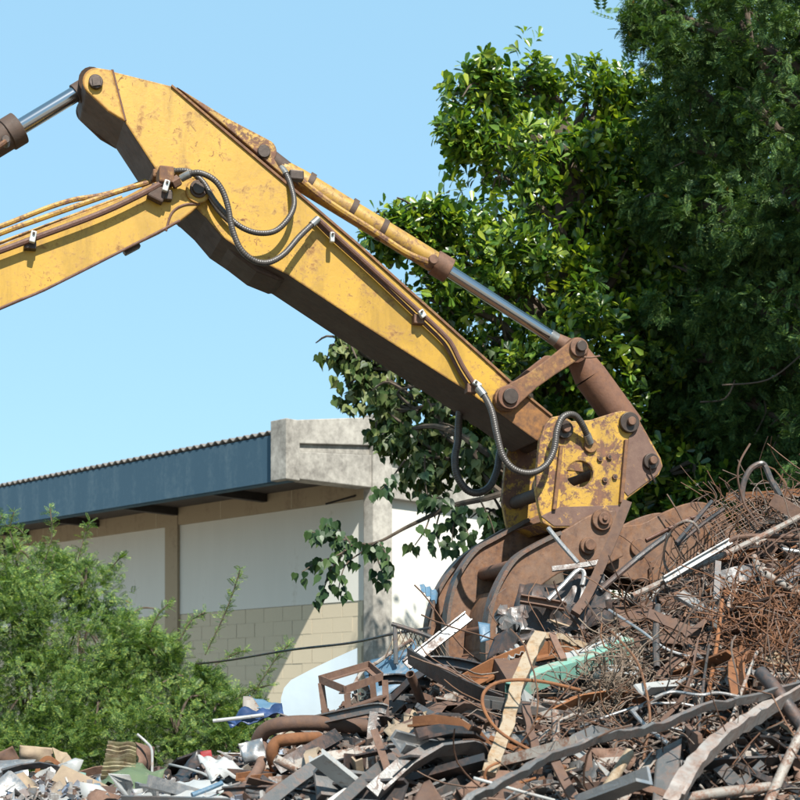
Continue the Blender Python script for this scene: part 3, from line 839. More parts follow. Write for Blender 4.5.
# hoses at the boom joint
hose('hydraulic_hose', [(181, 178.5, -.12), (190, 174, -.15), (200, 173, -.17), (213, 179, -.18), (222, 190, -.18), (228, 207, -.18), (232, 228, -.18), (240, 248, -.18), (253, 260, -.17), (268, 262.5, -.16), (284, 254, -.14), (300, 236, -.11), (318, 219, -.07)], 2.9)
hose('hydraulic_hose', [(166, 174, .02), (176, 171, -.02), (190, 172, -.05), (203, 182, -.08), (214, 200, -.10), (226, 214, -.11), (241, 227, -.12), (258, 233, -.12), (275, 231, -.11), (288, 219, -.10), (294, 205, -.08), (292, 190, -.04), (287, 176, .0), (281, 168, .04)], 2.8)
hose('hydraulic_hose', [(205, 184, .0), (211, 200, -.02), (222, 215, -.03), (235, 226, -.04)], 2.4, ribbed=False, ends=False)
# hose from the stick to the hitch, loops below the stick
hose('hydraulic_hose', [(478, 388, -.10), (485, 397, -.13), (492, 412, -.17), (497, 435, -.20), (503, 456, -.22), (514, 469, -.24), (530, 473, -.25), (545, 466, -.25), (554, 450, -.24), (557, 430, -.23), (563, 417, -.22), (574, 415, -.20), (583, 426, -.17), (590, 443, -.12)], 3.4)
hose('hydraulic_hose', [(462, 400, .40), (459, 418, .44), (458, 440, .46), (455, 458, .46), (457, 475, .46), (466, 489, .46), (478, 493, .46), (490, 486, .48), (497, 470, .5), (500, 452, .52), (506, 435, .5)], 4.0)
# ================================================================== foliage
def leaf_mesh(name, pos, dirs, nrm, sc, tv, tf, mats, parent):
    """many copies of a small leaf template in one mesh (numpy)"""
    n = len(pos); tv = np.array(tv, float); V = len(tv)
    d = dirs / np.linalg.norm(dirs, axis=1, keepdims=True)
    s = np.cross(nrm, d); s /= np.maximum(np.linalg.norm(s, axis=1, keepdims=True), 1e-6)
    u = np.cross(d, s)
    co = pos[:, None, :] + sc[:, None, None] * (tv[None, :, 0:1] * d[:, None, :] + tv[None, :, 1:2] * s[:, None, :] + tv[None, :, 2:3] * u[:, None, :])
    co = co.reshape(-1, 3)
    lens = np.array([len(f) for f in tf]); flat = np.concatenate([np.array(f) for f in tf])
    li = (flat[None, :] + (np.arange(n) * V)[:, None]).reshape(-1)
    tot = np.tile(lens, n); start = np.concatenate([[0], np.cumsum(tot)[:-1]])
    me = bpy.data.meshes.new(name)
    me.vertices.add(len(co)); me.vertices.foreach_set('co', co.astype(np.float32).ravel())
    me.loops.add(len(li)); me.loops.foreach_set('vertex_index', li.astype(np.int32))
    me.polygons.add(len(tot)); me.polygons.foreach_set('loop_start', start.astype(np.int32))
    me.update(calc_edges=True)
    me.materials.append(mats)
    o = bpy.data.objects.new(name, me); col.objects.link(o)
    if parent: o.parent = parent
    return o

# leaf templates: x along the leaf, y across, z up
OBOV = ([(0, 0, 0), (.45, .17, .045), (.82, .21, .03), (1, 0, -.06), (.82, -.21, .03), (.45, -.17, .045), (.5, 0, 0)],
        [(0, 6, 1), (1, 6, 3, 2), (0, 5, 6), (5, 4, 3, 6)])
HEART = ([(0, 0, 0), (-.06, .22, .03), (.12, .42, .05), (.42, .38, .03), (.72, .14, -.02), (1.08, 0, -.08), (.72, -.14, -.02), (.42, -.38, .03), (.12, -.42, .05), (-.06, -.22, .03), (.4, 0, -.03)],
         [(0, 10, 2, 1), (10, 4, 3, 2), (10, 5, 4), (0, 9, 8, 10), (10, 8, 7, 6), (10, 6, 5)])
def frond(pairs, ln, wd):
    v = []; f = []
    for i in range(pairs):
        x = 0.18 + 0.82 * i / pairs; L_ = ln * (0.75 + .5 * math.sin(math.pi * (i + .7) / (pairs + .4))); dr = -.18 * x * x
        for sgn in (1, -1):
            b = len(v)
            v += [(x, 0, dr), (x + wd, sgn * L_ * .45, dr + .01), (x + .35 * wd + .06, sgn * L_, dr - .03), (x - wd * .9, sgn * L_ * .5, dr + .01)]
            f.append((b, b + 1, b + 2, b + 3) if sgn > 0 else (b + 3, b + 2, b + 1, b))
    b = len(v); v += [(0, .008, 0), (1, .004, -.18), (1, -.004, -.18), (0, -.008, 0)]; f.append((b, b + 1, b + 2, b + 3))
    return v, f
FROND = frond(7, .24, .055)
FROND2 = frond(6, .30, .075)
FROND3 = frond(8, .21, .034)

def rand_unit(n):
    v = RS.normal(size=(n, 3)); return v / np.linalg.norm(v, axis=1, keepdims=True)

def blob_tips(blobs, per, clump=9, shell=0.55, csize=0.22, flat=0.85):
    """tip positions and outward directions for a crown made of blobs (centre, radius)"""
    pos = []; out = []
    for (c, r) in blobs:
        nc = max(8, int(per * r * r / clump))
        u = rand_unit(nc); rad = (shell + (1 - shell) * RS.rand(nc, 1)) * r * (0.85 + .3 * RS.rand(nc, 1))
        cc = np.array(c)[None, :] + u * rad * np.array([1, 1, flat])
        for k in range(nc):
            m = RS.randint(clump // 2, clump + clump // 2 + 1)
            q = cc[k] + np.clip(RS.normal(size=(m, 3)), -1.7, 1.7) * csize * r ** .5 * (.5 + RS.rand())
            pos.append(q); o = u[k][None, :] * .7 + RS.normal(size=(m, 3)) * .5 + np.array([0, 0, .35]); out.append(o)
    return np.concatenate(pos), np.concatenate(out)

def limb_tree(root, trunk_path, r0, targets, mat, twig=None):
    """trunk and limbs as parts of a tree; coordinates local to root"""
    b = MB(); tp = catmull(trunk_path, 6); n = len(tp)
    b.tube(tp, [r0 * (1.25 - .75 * i / n) for i in range(n)], 10); b.build('trunk', mat, root, smooth=True)
    lb = MB()
    for t in targets:
        t = Vector(t)
        k = min(range(n), key=lambda i: (tp[i] - t).length + max(0, tp[i].z - t.z) * 2)
        s = tp[max(2, k - 2)]
        mid = s.lerp(t, .5) + Vector((random.uniform(-.2, .2), random.uniform(-.2, .2), random.uniform(.0, .3)))
        pth = catmull([s, mid, t], 6); lb.tube(pth, [min(.07, r0 * .36) * (1 - .85 * i / len(pth)) for i in range(len(pth))], 6)
        for q in range(3):
            e = t + Vector((random.uniform(-.3, .3), random.uniform(-.4, .4), random.uniform(-.2, .25)))
            lb.tube(catmull([mid.lerp(t, .6), t.lerp(e, .4) + Vector((0, 0, .1)), e], 4), [.02, .018, .016, .014, .012, .011, .01, .008, .006][:9], 5)
    lb.build('limbs', mat, root, smooth=True)

M['bark'] = plain('bark', (0.12, 0.09, 0.065), 0.95, 0, 9, .45, .6)
M['leafA'] = leafmat('glossy_leaves', [(0.022, 0.062, 0.016), (0.045, 0.115, 0.022), (0.11, 0.21, 0.03), (0.22, 0.33, 0.035), (0.40, 0.47, 0.06)], 0.3, 0.36, .6)
M['leafB'] = leafmat('feathery_leaves', [(0.022, 0.065, 0.022), (0.042, 0.10, 0.03), (0.07, 0.145, 0.038), (0.095, 0.17, 0.042), (0.14, 0.21, 0.05)], 0.6, 0.2, .3)
M['leafC'] = leafmat('heart_leaves', [(0.02, 0.045, 0.014), (0.04, 0.075, 0.02), (0.075, 0.115, 0.03), (0.13, 0.17, 0.05), (0.20, 0.22, 0.09)], 0.45, 0.18, .3)
M['leafD'] = leafmat('shrub_leaves', [(0.04, 0.10, 0.035), (0.075, 0.155, 0.045), (0.125, 0.22, 0.06), (0.19, 0.30, 0.075), (0.36, 0.42, 0.09)], 0.5, 0.3, .3)
M['leafY'] = leafmat('yellowed_leaves', [(0.5, 0.32, 0.03), (0.45, 0.2, 0.03)], 0.5, 0.3, .3)

def mk(px, py, Y, rpx): return (P(px, py, Y), rpx * Y / F)
# ---- broad-leaved tree behind the stick
tA = empty('broadleaf_tree', (P(560, 720, 15.6).x, 15.6, 0))
tag(tA, 'broad-leaved tree with glossy light green leaf clusters behind the excavator stick', 'tree')
oA = Vector(tA.location)
bl = [mk(q[0], q[1], 14.7 + (q[2] - 15.6) * .6, q[3]) for q in ((484, 92, 16, 26), (520, 95, 16.4, 38), (470, 140, 16, 30), (585, 105, 17, 42), (640, 95, 17.4, 40), (505, 180, 16, 52), (575, 185, 16.6, 62), (640, 180, 17, 56), (425, 232, 15.6, 34), (470, 250, 15.8, 48), (390, 232, 15.6, 20), (545, 270, 16, 64), (620, 265, 16.4, 60), (430, 300, 15.8, 40), (500, 340, 16.2, 56), (580, 350, 16, 62), (650, 350, 16.4, 56), (375, 300, 15.9, 16), (560, 430, 16.4, 52), (640, 440, 16.2, 66), (690, 470, 15.8, 60), (480, 400, 16.6, 44), (600, 500, 16.6, 50), (700, 540, 16.4, 60), (700, 380, 17.5, 60))]
limb_tree(tA, [Vector((0, 0, -.05)), Vector((.1, 0, 2)), Vector((-.1, 0, 4)), Vector((.1, -.1, 6)), Vector((0, -.2, 7.4))], .22, [c - oA for c, r in bl], M['bark'])
tips, out = blob_tips([(np.array(c - oA), r) for c, r in bl], 820, 18, .55, .15)
n = len(tips); k = 7
pos = np.repeat(tips, k, 0); ax = np.repeat(out / np.linalg.norm(out, axis=1, keepdims=True), k, 0)
side = rand_unit(n * k); side -= ax * (side * ax).sum(1, keepdims=True); side /= np.linalg.norm(side, axis=1, keepdims=True)
dirs = side + ax * RS.uniform(.1, .9, (n * k, 1))
pos = pos + dirs * .01 + ax * RS.uniform(-.06, .05, (n * k, 1))
leaf_mesh('crown', pos, dirs, ax + RS.normal(size=(n * k, 3)) * .25 + np.array([0, 0, .3]), RS.uniform(.075, .135, n * k), *OBOV, M['leafA'], tA)
print('A leaves', n * k)
bk = [mk(*q) for q in ((520, 130, 15.9, 40), (585, 170, 16.2, 70), (520, 230, 16, 60), (620, 260, 16.4, 80), (560, 330, 16.2, 70), (470, 270, 15.9, 40), (650, 400, 16.4, 80), (580, 430, 16.3, 60))]
tips, out = blob_tips([(np.array(c - oA), r) for c, r in bk], 420, 8, .1, .3)
tips = np.repeat(tips, 4, 0); n = len(tips)
leaf_mesh('inner_crown', tips + RS.normal(size=(n, 3)) * .08, rand_unit(n), rand_unit(n), RS.uniform(.10, .17, n), *OBOV, M['leafA'], tA)
# ---- feathery tree on the right, with unseen crown lobes added to cast shade
tB = empty('feathery_tree', (P(850, 720, 13.8).x, 13.8, 0))
tag(tB, 'tall dark feathery-leaved tree overhanging the high end of the scrap heap', 'tree')
oB = Vector(tB.location)
bl = [mk(q[0], q[1], q[2] - .9, q[3]) for q in ((655, 10, 15, 34), (690, 30, 15, 50), (740, 20, 14.5, 70), (800, 40, 14.2, 80), (700, 95, 15, 52), (690, 150, 15.4, 52), (760, 120, 14.6, 70), (660, 200, 15.4, 40), (720, 220, 15, 66), (790, 200, 14.4, 80), (690, 290, 15.4, 50), (750, 310, 15, 70), (810, 320, 14.6, 80), (740, 400, 15.4, 66), (800, 430, 15, 80), (690, 360, 15.8, 46), (760, 480, 15.6, 60), (720, 500, 16, 60), (860, 130, 14, 90), (870, 300, 14.2, 90), (860, 450, 14.6, 90))]
over = [(Vector(q[:3]), q[3]) for q in ((2.3, 10.6, 8.9, .8), (1.5, 10.3, 9.2, .7), (1.9, 10.0, 8.6, .7), (2.7, 11.3, 9.0, .7), (4.9, 12.4, 6.8, 1.1), (5.6, 12.8, 5.8, 1.1), (5.0, 10.6, 8.6, 1.2), (6.2, 10.8, 8.2, 1.2), (3.9, 10.8, 8.0, .9), (5.4, 10.4, 7.4, 1.1))]  # added lobes outside the view, placed to shade the hanging branch and lower crown
limb_tree(tB, [Vector((0, 0, -.05)), Vector((-.1, .1, 2)), Vector((.1, 0, 4)), Vector((-.1, 0, 6)), Vector((-.3, -.2, 8))], .30, [c - oB for c, r in bl + over], M['bark'])
tips, out = blob_tips([(np.array(c - oB), r) for c, r in bl], 1050, 44, .55, .15)
tips2, out2 = blob_tips([(np.array(c - oB), r) for c, r in over], 330, 10, .3, .25)
tips = np.concatenate([tips, tips2]); out = np.concatenate([out, out2])
k = 4; n = len(tips)
pos = np.repeat(tips, k, 0); ax = np.repeat(out, k, 0) * .6 + RS.normal(size=(n * k, 3)) * .6 + np.array([0, 0, -.15])
leaf_mesh('crown', pos, ax, RS.normal(size=(n * k, 3)) * .45 + np.array([0, -.1, 1.0]), RS.uniform(.075, .13, n * k), *FROND, M['leafB'], tB)
print('B fronds', n * k)
bk = [mk(*q) for q in ((740, 60, 15.6, 90), (830, 160, 15.6, 110), (720, 180, 15.8, 80), (760, 300, 15.8, 110), (690, 300, 16, 70), (720, 420, 16, 90), (830, 420, 15.8, 110), (680, 500, 16.2, 80), (780, 540, 16, 90))]
tips, out = blob_tips([(np.array(c - oB), r) for c, r in bk], 330, 8, .1, .3)
tips = np.repeat(tips, 3, 0); n2 = len(tips)
leaf_mesh('inner_crown', tips + RS.normal(size=(n2, 3)) * .1, rand_unit(n2), rand_unit(n2), RS.uniform(.18, .30, n2), *FROND2, M['leafB'], tB)
i = RS.choice(len(pos), 60, replace=False)
leaf_mesh('yellowed_leaves', pos[i], ax[i], rand_unit(60), RS.uniform(.05, .07, 60), *OBOV, M['leafY'], tB)
# hanging vines and bare twigs in its shade
for (x0, y0, x1, y1, Y) in ((722, 385, 800, 356, 13.6), (764, 400, 752, 440, 14.2), (735, 380, 700, 402, 14.0)):
    a = P(x0, y0, Y) - oB; c2 = P(x1, y1, Y) - oB
    vb = MB(); vb.tube(catmull([a, a.lerp(c2, .5) + Vector((random.uniform(-.1, .1), 0, random.uniform(-.08, .08))), c2], 5), .008, 5); vb.build('bare_twig', M['bark'], tB, smooth=True)

# ---- heart-leaved tree reaching out in front of the warehouse
tC = empty('heart_leaved_tree', (P(560, 720, 14.2).x, 14.2, 0))
tag(tC, 'tree with dull heart-shaped leaves, one branch hanging across the warehouse corner', 'tree')
oC = Vector(tC.location)
bl = [mk(*q) for q in ((430, 425, 14.6, 40), (400, 395, 14.8, 36), (372, 390, 15, 24), (345, 350, 15, 16), (362, 368, 15, 20), (395, 360, 15.2, 26), (430, 375, 15.2, 34), (460, 420, 15.2, 40), (500, 430, 15.2, 40), (520, 400, 15.4, 40), (385, 415, 14.8, 22), (440, 470, 14.8, 24), (470, 455, 14.4, 38), (450, 400, 14.8, 36), (490, 470, 14.6, 28), (420, 460, 14.6, 24), (352, 352, 15, 14), (500, 520, 14.8, 20), (475, 360, 15, 30), (520, 470, 14.8, 34), (395, 435, 14.7, 22))]
limb_tree(tC, [Vector((0, 0, -.05)), Vector((.05, 0, 1.6)), Vector((-.1, 0, 3.2)), Vector((-.3, .1, 4.6))], .13, [c - oC for c, r in bl], M['bark'])
tips, out = blob_tips([(np.array(c - oC), r) for c, r in bl], 900, 12, .25, .15)
n = len(tips); k = 2
pos = np.repeat(tips, k, 0)
dirs = RS.normal(size=(n * k, 3)) * .45 + np.array([0, -.1, -1.0])
leaf_mesh('crown', pos, dirs, RS.normal(size=(n * k, 3)) * .6 + np.array([.2, -.7, .35]), RS.uniform(.06, .115, n * k), *HEART, M['leafC'], tC)
print('C leaves', n * k)
# the hanging branch with its single leaves
BY = 14.0
br = MB()
main = catmull([P(540, 470, BY) - oC, P(500, 494, BY) - oC, P(455, 505, BY) - oC, P(430, 516, BY) - oC, P(405, 528, BY) - oC, P(378, 542, BY) - oC, P(352, 546, BY) - oC], 6)
br.tube(main, [.032 * (1 - .75 * i / len(main)) for i in range(len(main))], 7)
twigs = [[(378, 542), (362, 552), (345, 566), (338, 592)], [(365, 544), (345, 540), (325, 535), (312, 532)], [(352, 546), (336, 556), (318, 562), (302, 572)], [(352, 546), (340, 530), (330, 522)], [(372, 545), (378, 560), (384, 578)], [(345, 550), (330, 572), (322, 596)], [(378, 542), (385, 552), (388, 566)],
         [(455, 505), (462, 520), (470, 540), (476, 570)], [(440, 512), (436, 530), (440, 548)], [(480, 500), (490, 520), (498, 545)], [(455, 505), (440, 498), (425, 500)], [(500, 494), (515, 510), (520, 530)], [(430, 516), (425, 530), (415, 545)], [(470, 500), (455, 520), (452, 545)], [(425, 455), (425, 480), (428, 500)], [(405, 460), (390, 480), (380, 490)]]
spots = []
for tw in twigs:
    pts = catmull([P(x, y, BY + random.uniform(-.12, .12)) - oC for x, y in tw], 5)
    br.tube(pts, [.009 * (1 - .5 * i / len(pts)) for i in range(len(pts))], 5)
    spots += [(p, True) for p in pts[2:]] + [(pts[-1], True)] * 3
branch = br.build('branch', M['bark'], tC, smooth=True)
lm = bpy.data.meshes.new('leaf'); lm.from_pydata(HEART[0], [], HEART[1]); lm.materials.append(M['leafC2'] if 'leafC2' in M else None)
def obleaf(name, cols):
    m, nt, bs = newmat(name)
    oi = N(nt, 'ShaderNodeObjectInfo'); c = ramp(nt, oi.outputs['Random'], [(i / (len(cols) - 1), q) for i, q in enumerate(cols)])
    nt.links.new(c, bs.inputs['Base Color']); bs.inputs['Roughness'].default_value = .42; bs.inputs['Specular IOR Level'].default_value = .35
    tr = N(nt, 'ShaderNodeBsdfTranslucent'); nt.links.new(c, tr.inputs[0]); ms = N(nt, 'ShaderNodeMixShader'); ms.inputs[0].default_value = .2
    nt.links.new(bs.outputs[0], ms.inputs[1]); nt.links.new(tr.outputs[0], ms.inputs[2]); nt.links.new(ms.outputs[0], nt.nodes['Material Output'].inputs[0])
    return m
lm.materials.clear(); lm.materials.append(obleaf('heart_leaf', [(0.018, 0.045, 0.018), (0.03, 0.065, 0.022), (0.045, 0.085, 0.026), (0.06, 0.10, 0.03)]))
cnt = 0
random.shuffle(spots)
for (p, _) in spots:
    for q in range(2):
        if cnt >= 290: break
        s = random.uniform(.07, .115)
        d = Vector((random.gauss(0, .45), random.gauss(-.1, .35), -1)).normalized()
        nr = Vector((random.gauss(.1, .5), -1, random.gauss(.25, .4))); y = nr.cross(d).normalized(); z = d.cross(y)
        R = Matrix((d, y, z)).transposed().to_4x4()
        off = Vector((random.uniform(-.07, .07), random.uniform(-.1, .1), random.uniform(-.06, .03)))
        ob = bpy.data.objects.new('leaf', lm); col.objects.link(ob); ob.parent = branch
        ob.matrix_local = Matrix.Translation(p + off) @ R @ Matrix.Scale(s, 4); cnt += 1

# ---- shrubs at the left
def shrub(name, label, cx, Y, blobs, shoots, per=2700):
    root = empty(name, (P(cx, 720, Y).x, Y, 0)); tag(root, label, 'shrub', None)
    o = Vector(root.location)
    bl = [mk(*q) for q in blobs]
    limb_tree(root, [Vector((0, 0, -.05)), Vector((.05, 0, .5)), Vector((0, 0, 1.1))], .06, [c - o for c, r in bl], M['bark'])
    tips, out = blob_tips([(np.array(c - o), r) for c, r in bl], per, 32, .5, .15)
    k = 3; n = len(tips); pos = np.repeat(tips, k, 0); ax = np.repeat(out, k, 0) + RS.normal(size=(n * k, 3)) * .5
    sb = MB(); sp = []; sd = []
    for sh in shoots:
        pts = catmull([P(x, y, Y - .2) - o for x, y in sh], 10)
        sb.tube(pts, .006, 5)
        for i in range(1, len(pts)):
            t = (pts[i] - pts[i - 1]).normalized()
            for q in range(3):
                sp.append(pts[i]); sd.append(t * .6 + Vector((random.gauss(0, .7), random.gauss(0, .6), random.gauss(0, .5))))
    if sp:
        sb.build('shoots', M['bark'], root)
        pos = np.concatenate([pos, np.array([list(p) for p in sp])]); ax = np.concatenate([ax, np.array([list(p) for p in sd])])
    n = len(pos)
    sc = RS.uniform(.07, .14, n)
    if sp: sc[-len(sp):] *= .75
    leaf_mesh('crown', pos, ax, RS.normal(size=(n, 3)) * .5 + np.array([0, -.2, 1.0]), sc, *FROND3, M['leafD'], root)
    i = RS.choice(n, 5, replace=False)
    leaf_mesh('yellowed_leaves', pos[i], ax[i], rand_unit(5), RS.uniform(.06, .08, 5), *OBOV, M['leafY'], root)
    print(name, n)
shrub('feathery_shrub', 'tall light green feathery shrub in front of the warehouse wall', 40, 15.2,
      ((10, 566, 15.2, 32), (52, 568, 15.4, 30), (90, 588, 15.2, 28), (-30, 600, 15, 60), (20, 630, 15, 56), (80, 640, 14.8, 56), (122, 632, 15.4, 24), (30, 700, 14.8, 64), (100, 705, 14.6, 60), (-40, 700, 14.8, 60), (60, 760, 14.4, 60), (132, 696, 15, 38), (0, 770, 14.6, 60)),
      [[(45, 560), (52, 535), (50, 508)], [(15, 548), (10, 530), (14, 512)], [(78, 560), (84, 538), (90, 522)], [(30, 545), (20, 530), (5, 525)], [(105, 575), (118, 560), (122, 556)], [(0, 550), (-4, 530), (2, 515)]])
shrub('feathery_shrub', 'low yellow-green feathery shrub with long shoots beside the tall white sheet', 195, 14.4,
      ((160, 668, 14.8, 28), (196, 690, 14.6, 26), (175, 720, 14.2, 46), (222, 718, 14.4, 26), (140, 750, 14.2, 46), (215, 745, 14.2, 40), (255, 725, 14.6, 22), (260, 750, 14.6, 30), (152, 645, 15, 16)),
      [[(205, 655), (222, 620), (232, 595), (240, 570)], [(180, 640), (190, 622), (205, 612)], [(245, 705), (262, 680), (275, 660), (288, 645)], [(215, 665), (232, 655), (246, 650)], [(235, 700), (252, 690), (270, 685)], [(150, 632), (158, 615), (168, 604)]])
# ================================================================== scrap materials
SM = {}
SM['rust'] = worn('scrap_rust', (0.185, 0.112, 0.082), rust=(0.085, 0.046, 0.034), amount=.5, scale=9, rough=.8, rust2=(0.17, 0.085, 0.045), sharp=.18, var=.45)
SM['orange'] = worn('scrap_orange_rust', (0.25, 0.10, 0.035), rust=(0.13, 0.05, 0.022), amount=.5, scale=12, rough=.85, rust2=(0.30, 0.12, 0.04), sharp=.2, var=.3)
SM['grey'] = worn('scrap_grey_steel', (0.165, 0.165, 0.163), rust=(0.11, 0.06, 0.042), amount=.34, scale=7, rough=.38, metal=.45, sharp=.1, var=.45)
SM['dark'] = worn('scrap_dark_steel', (0.065, 0.068, 0.072), rust=(0.09, 0.045, 0.03), amount=.34, scale=6, rough=.38, metal=.35, sharp=.12, var=.5)
SM['pale'] = worn('scrap_pale_steel', (0.34, 0.31, 0.275), rust=(0.14, 0.075, 0.05), amount=.46, scale=14, rough=.6, sharp=.05, var=.2)
SM['white'] = worn('scrap_white_paint', (0.40, 0.41, 0.405), rust=(0.18, 0.11, 0.07), amount=.24, scale=6, rough=.45, sharp=.06, var=.15)
SM['silver'] = worn('scrap_aluminium', (0.44, 0.45, 0.46), rust=(0.17, 0.14, 0.115), amount=.32, scale=10, rough=.36, metal=.75, sharp=.1, var=.15)
SM['teal'] = worn('scrap_teal_paint', (0.20, 0.42, 0.34), rust=(0.40, 0.42, 0.36), amount=.38, scale=7, rough=.55, rust2=(.22, .12, .07), sharp=.06)
SM['blue'] = worn('scrap_blue_paint', (0.10, 0.20, 0.30), rust=(0.2, 0.2, 0.2), amount=.25, scale=8, rough=.5, sharp=.08, var=.2)
SM['tarp'] = plain('blue_tarp', (0.03, 0.065, 0.17), .45, 0, 8, .3, .3)
SM['green'] = worn('scrap_green_paint', (0.12, 0.17, 0.09), rust=(0.3, 0.27, 0.2), amount=.2, scale=5, rough=.55, sharp=.1)
SM['tan'] = worn('tan_fibreboard', (0.36, 0.265, 0.19), rust=(0.24, 0.19, 0.12), amount=.4, scale=5, rough=.9, sharp=.2)
SM['wood'] = worn('peeling_timber', (0.37, 0.30, 0.215), rust=(0.20, 0.13, 0.07), amount=.42, scale=9, rough=.85, rust2=(.4, .25, .13), sharp=.06)
SM['black'] = plain('black_plastic', (0.022, 0.022, 0.024), .5, 0, 10, .3)
SM['panelwhite'] = plain('white_sheet', (0.34, 0.41, 0.46), .5, 0, 2, .12, .05)
SM['wire'] = None
SM['rustgrey'] = worn('scrap_rusty_grey', (0.38, 0.36, 0.34), rust=(0.15, 0.09, 0.065), amount=.42, scale=5, rough=.5, metal=.2, sharp=.12)
def islandmat(name, cols, rough=.75, metal=.1):
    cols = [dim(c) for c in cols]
    m, nt, bs = newmat(name); g = N(nt, 'ShaderNodeNewGeometry')
    c = ramp(nt, g.outputs['Random Per Island'], [(i / (len(cols) - 1), q) for i, q in enumerate(cols)])
    v = objvec(nt, False); c = mix(nt, ramp(nt, noise_node(nt, v, 30, 4), [(.35, .0), (.65, .6)]), c, (.07, .035, .022))
    nt.links.new(c, bs.inputs['Base Color']); bs.inputs['Roughness'].default_value = rough; bs.inputs['Metallic'].default_value = metal
    return m
SM['wire'] = islandmat('rusty_wire', [(.17, .075, .035), (.11, .055, .032), (.22, .10, .042), (.14, .075, .045), (.30, .26, .22), (.09, .05, .034), (.20, .17, .145)])
SM['orange_wire'] = islandmat('orange_wire', [(.22, .088, .03), (.15, .06, .024), (.27, .11, .035)])
SM['grey_wire'] = islandmat('dull_wire', [(.26, .20, .14), (.19, .14, .10), (.32, .25, .18), (.13, .09, .065)])
SM['chips'] = islandmat('scrap_chips', [(.13, .06, .035), (.075, .04, .03), (.05, .05, .05), (.22, .20, .18), (.16, .07, .035), (.45, .42, .38), (.10, .06, .04), (.30, .28, .26), (.20, .10, .05)], .75, .1)
SM['chips_pale'] = islandmat('pale_chips', [(.45, .45, .44), (.30, .30, .31), (.12, .07, .05), (.06, .06, .065), (.62, .61, .58), (.12, .22, .36), (.20, .18, .16), (.5, .42, .33)], .6, .1)

# ------------------------------------------------------------------ section shapes (metres)
def s_flat(w, t): return [(-w / 2, -t / 2), (w / 2, -t / 2), (w / 2, t / 2), (-w / 2, t / 2)]
def s_angle(w, t=.008): return [(0, 0), (w, 0), (w, t), (t, t), (t, w), (0, w)]
def s_chan(w, h, t=.008): return [(-w / 2, 0), (w / 2, 0), (w / 2, h), (w / 2 - t, h), (w / 2 - t, t), (-w / 2 + t, t), (-w / 2 + t, h), (-w / 2, h)]
def s_beam(w, h, t=.010): return [(-w / 2, -h / 2), (w / 2, -h / 2), (w / 2, -h / 2 + t), (t / 2, -h / 2 + t), (t / 2, h / 2 - t), (w / 2, h / 2 - t), (w / 2, h / 2), (-w / 2, h / 2), (-w / 2, h / 2 - t), (-t / 2, h / 2 - t), (-t / 2, -h / 2 + t), (-w / 2, -h / 2 + t)]
def open_tube(b, path, r, seg=10, th=.005):
    """pipe with a visible bore"""
    path = [Vector(p) for p in path]; T, A, B = frames(path)
    def rings(rr, pts): return [[p + A[i] * (math.cos(2 * math.pi * k / seg) * rr) + B[i] * (math.sin(2 * math.pi * k / seg) * rr) for k in range(seg)] for i, p in pts]
    n = len(path)
    outr = rings(r, list(enumerate(path)))
    inn = rings(r - th, list(enumerate(path)))
    b.grid(inn[:1] + outr + inn[::-1][:1] , closed=True)
    b.grid(inn, closed=True)
def open_box(b, path, w, h, th=.006, up=Vector((0, 0, 1))):
    path = [Vector(p) for p in path]; T, A, B = frames(path, up)
    def rings(k): return [[p + A[i] * (x * (w / 2 - k)) + B[i] * (y * (h / 2 - k)) for x, y in ((-1, -1), (1, -1), (1, 1), (-1, 1))] for i, p in enumerate(path)]
    o_, i_ = rings(0), rings(th)
    b.grid(i_[:1] + o_ + i_[::-1][:1], closed=True); b.grid(i_, closed=True)

def mp(pts):
    """(column, row, lift above the heap) -> world"""
    return [on_mound(p[0], p[1], p[2] if len(p) > 2 else .06) for p in pts]
HERO = []
def clear_of_heap(pp, gap=.24):
    """distances of a piece, drawn nearer as a whole until it lies on the heap instead of inside it"""
    k = 0.0
    for (x, y, Y) in pp:
        if y > 812: continue
        d = ray(x, y); t = 5.5; hit = None
        while t < Y + .2:
            q = CAMP + d * t
            if q.z < mound_h(q.x, q.y): hit = t; break
            t += .04
        if hit: k = max(k, Y - (hit - gap))
    for a, b in zip(pp, pp[1:] + pp[-1:]):
        n = max(1, int(math.hypot(a[0] - b[0], a[1] - b[1]) / 8))
        for i in range(n): HERO.append((a[0] + (b[0] - a[0]) * i / n, a[1] + (b[1] - a[1]) * i / n))
    return [(x, y, Y - k) for (x, y, Y) in pp]
def at(pts):
    """(column, row, distance)"""
    return [P(*p) for p in clear_of_heap([tuple(p) for p in pts])]
def pxm(n, Y=9.0): return n * Y / F
def centred(o):
    """move the object's origin to its own middle so that its texture and place are its own"""
    me = o.data; c = sum((v.co for v in me.vertices), Vector()) / len(me.vertices)
    me.transform(Matrix.Translation(-c)); o.location = c; return o

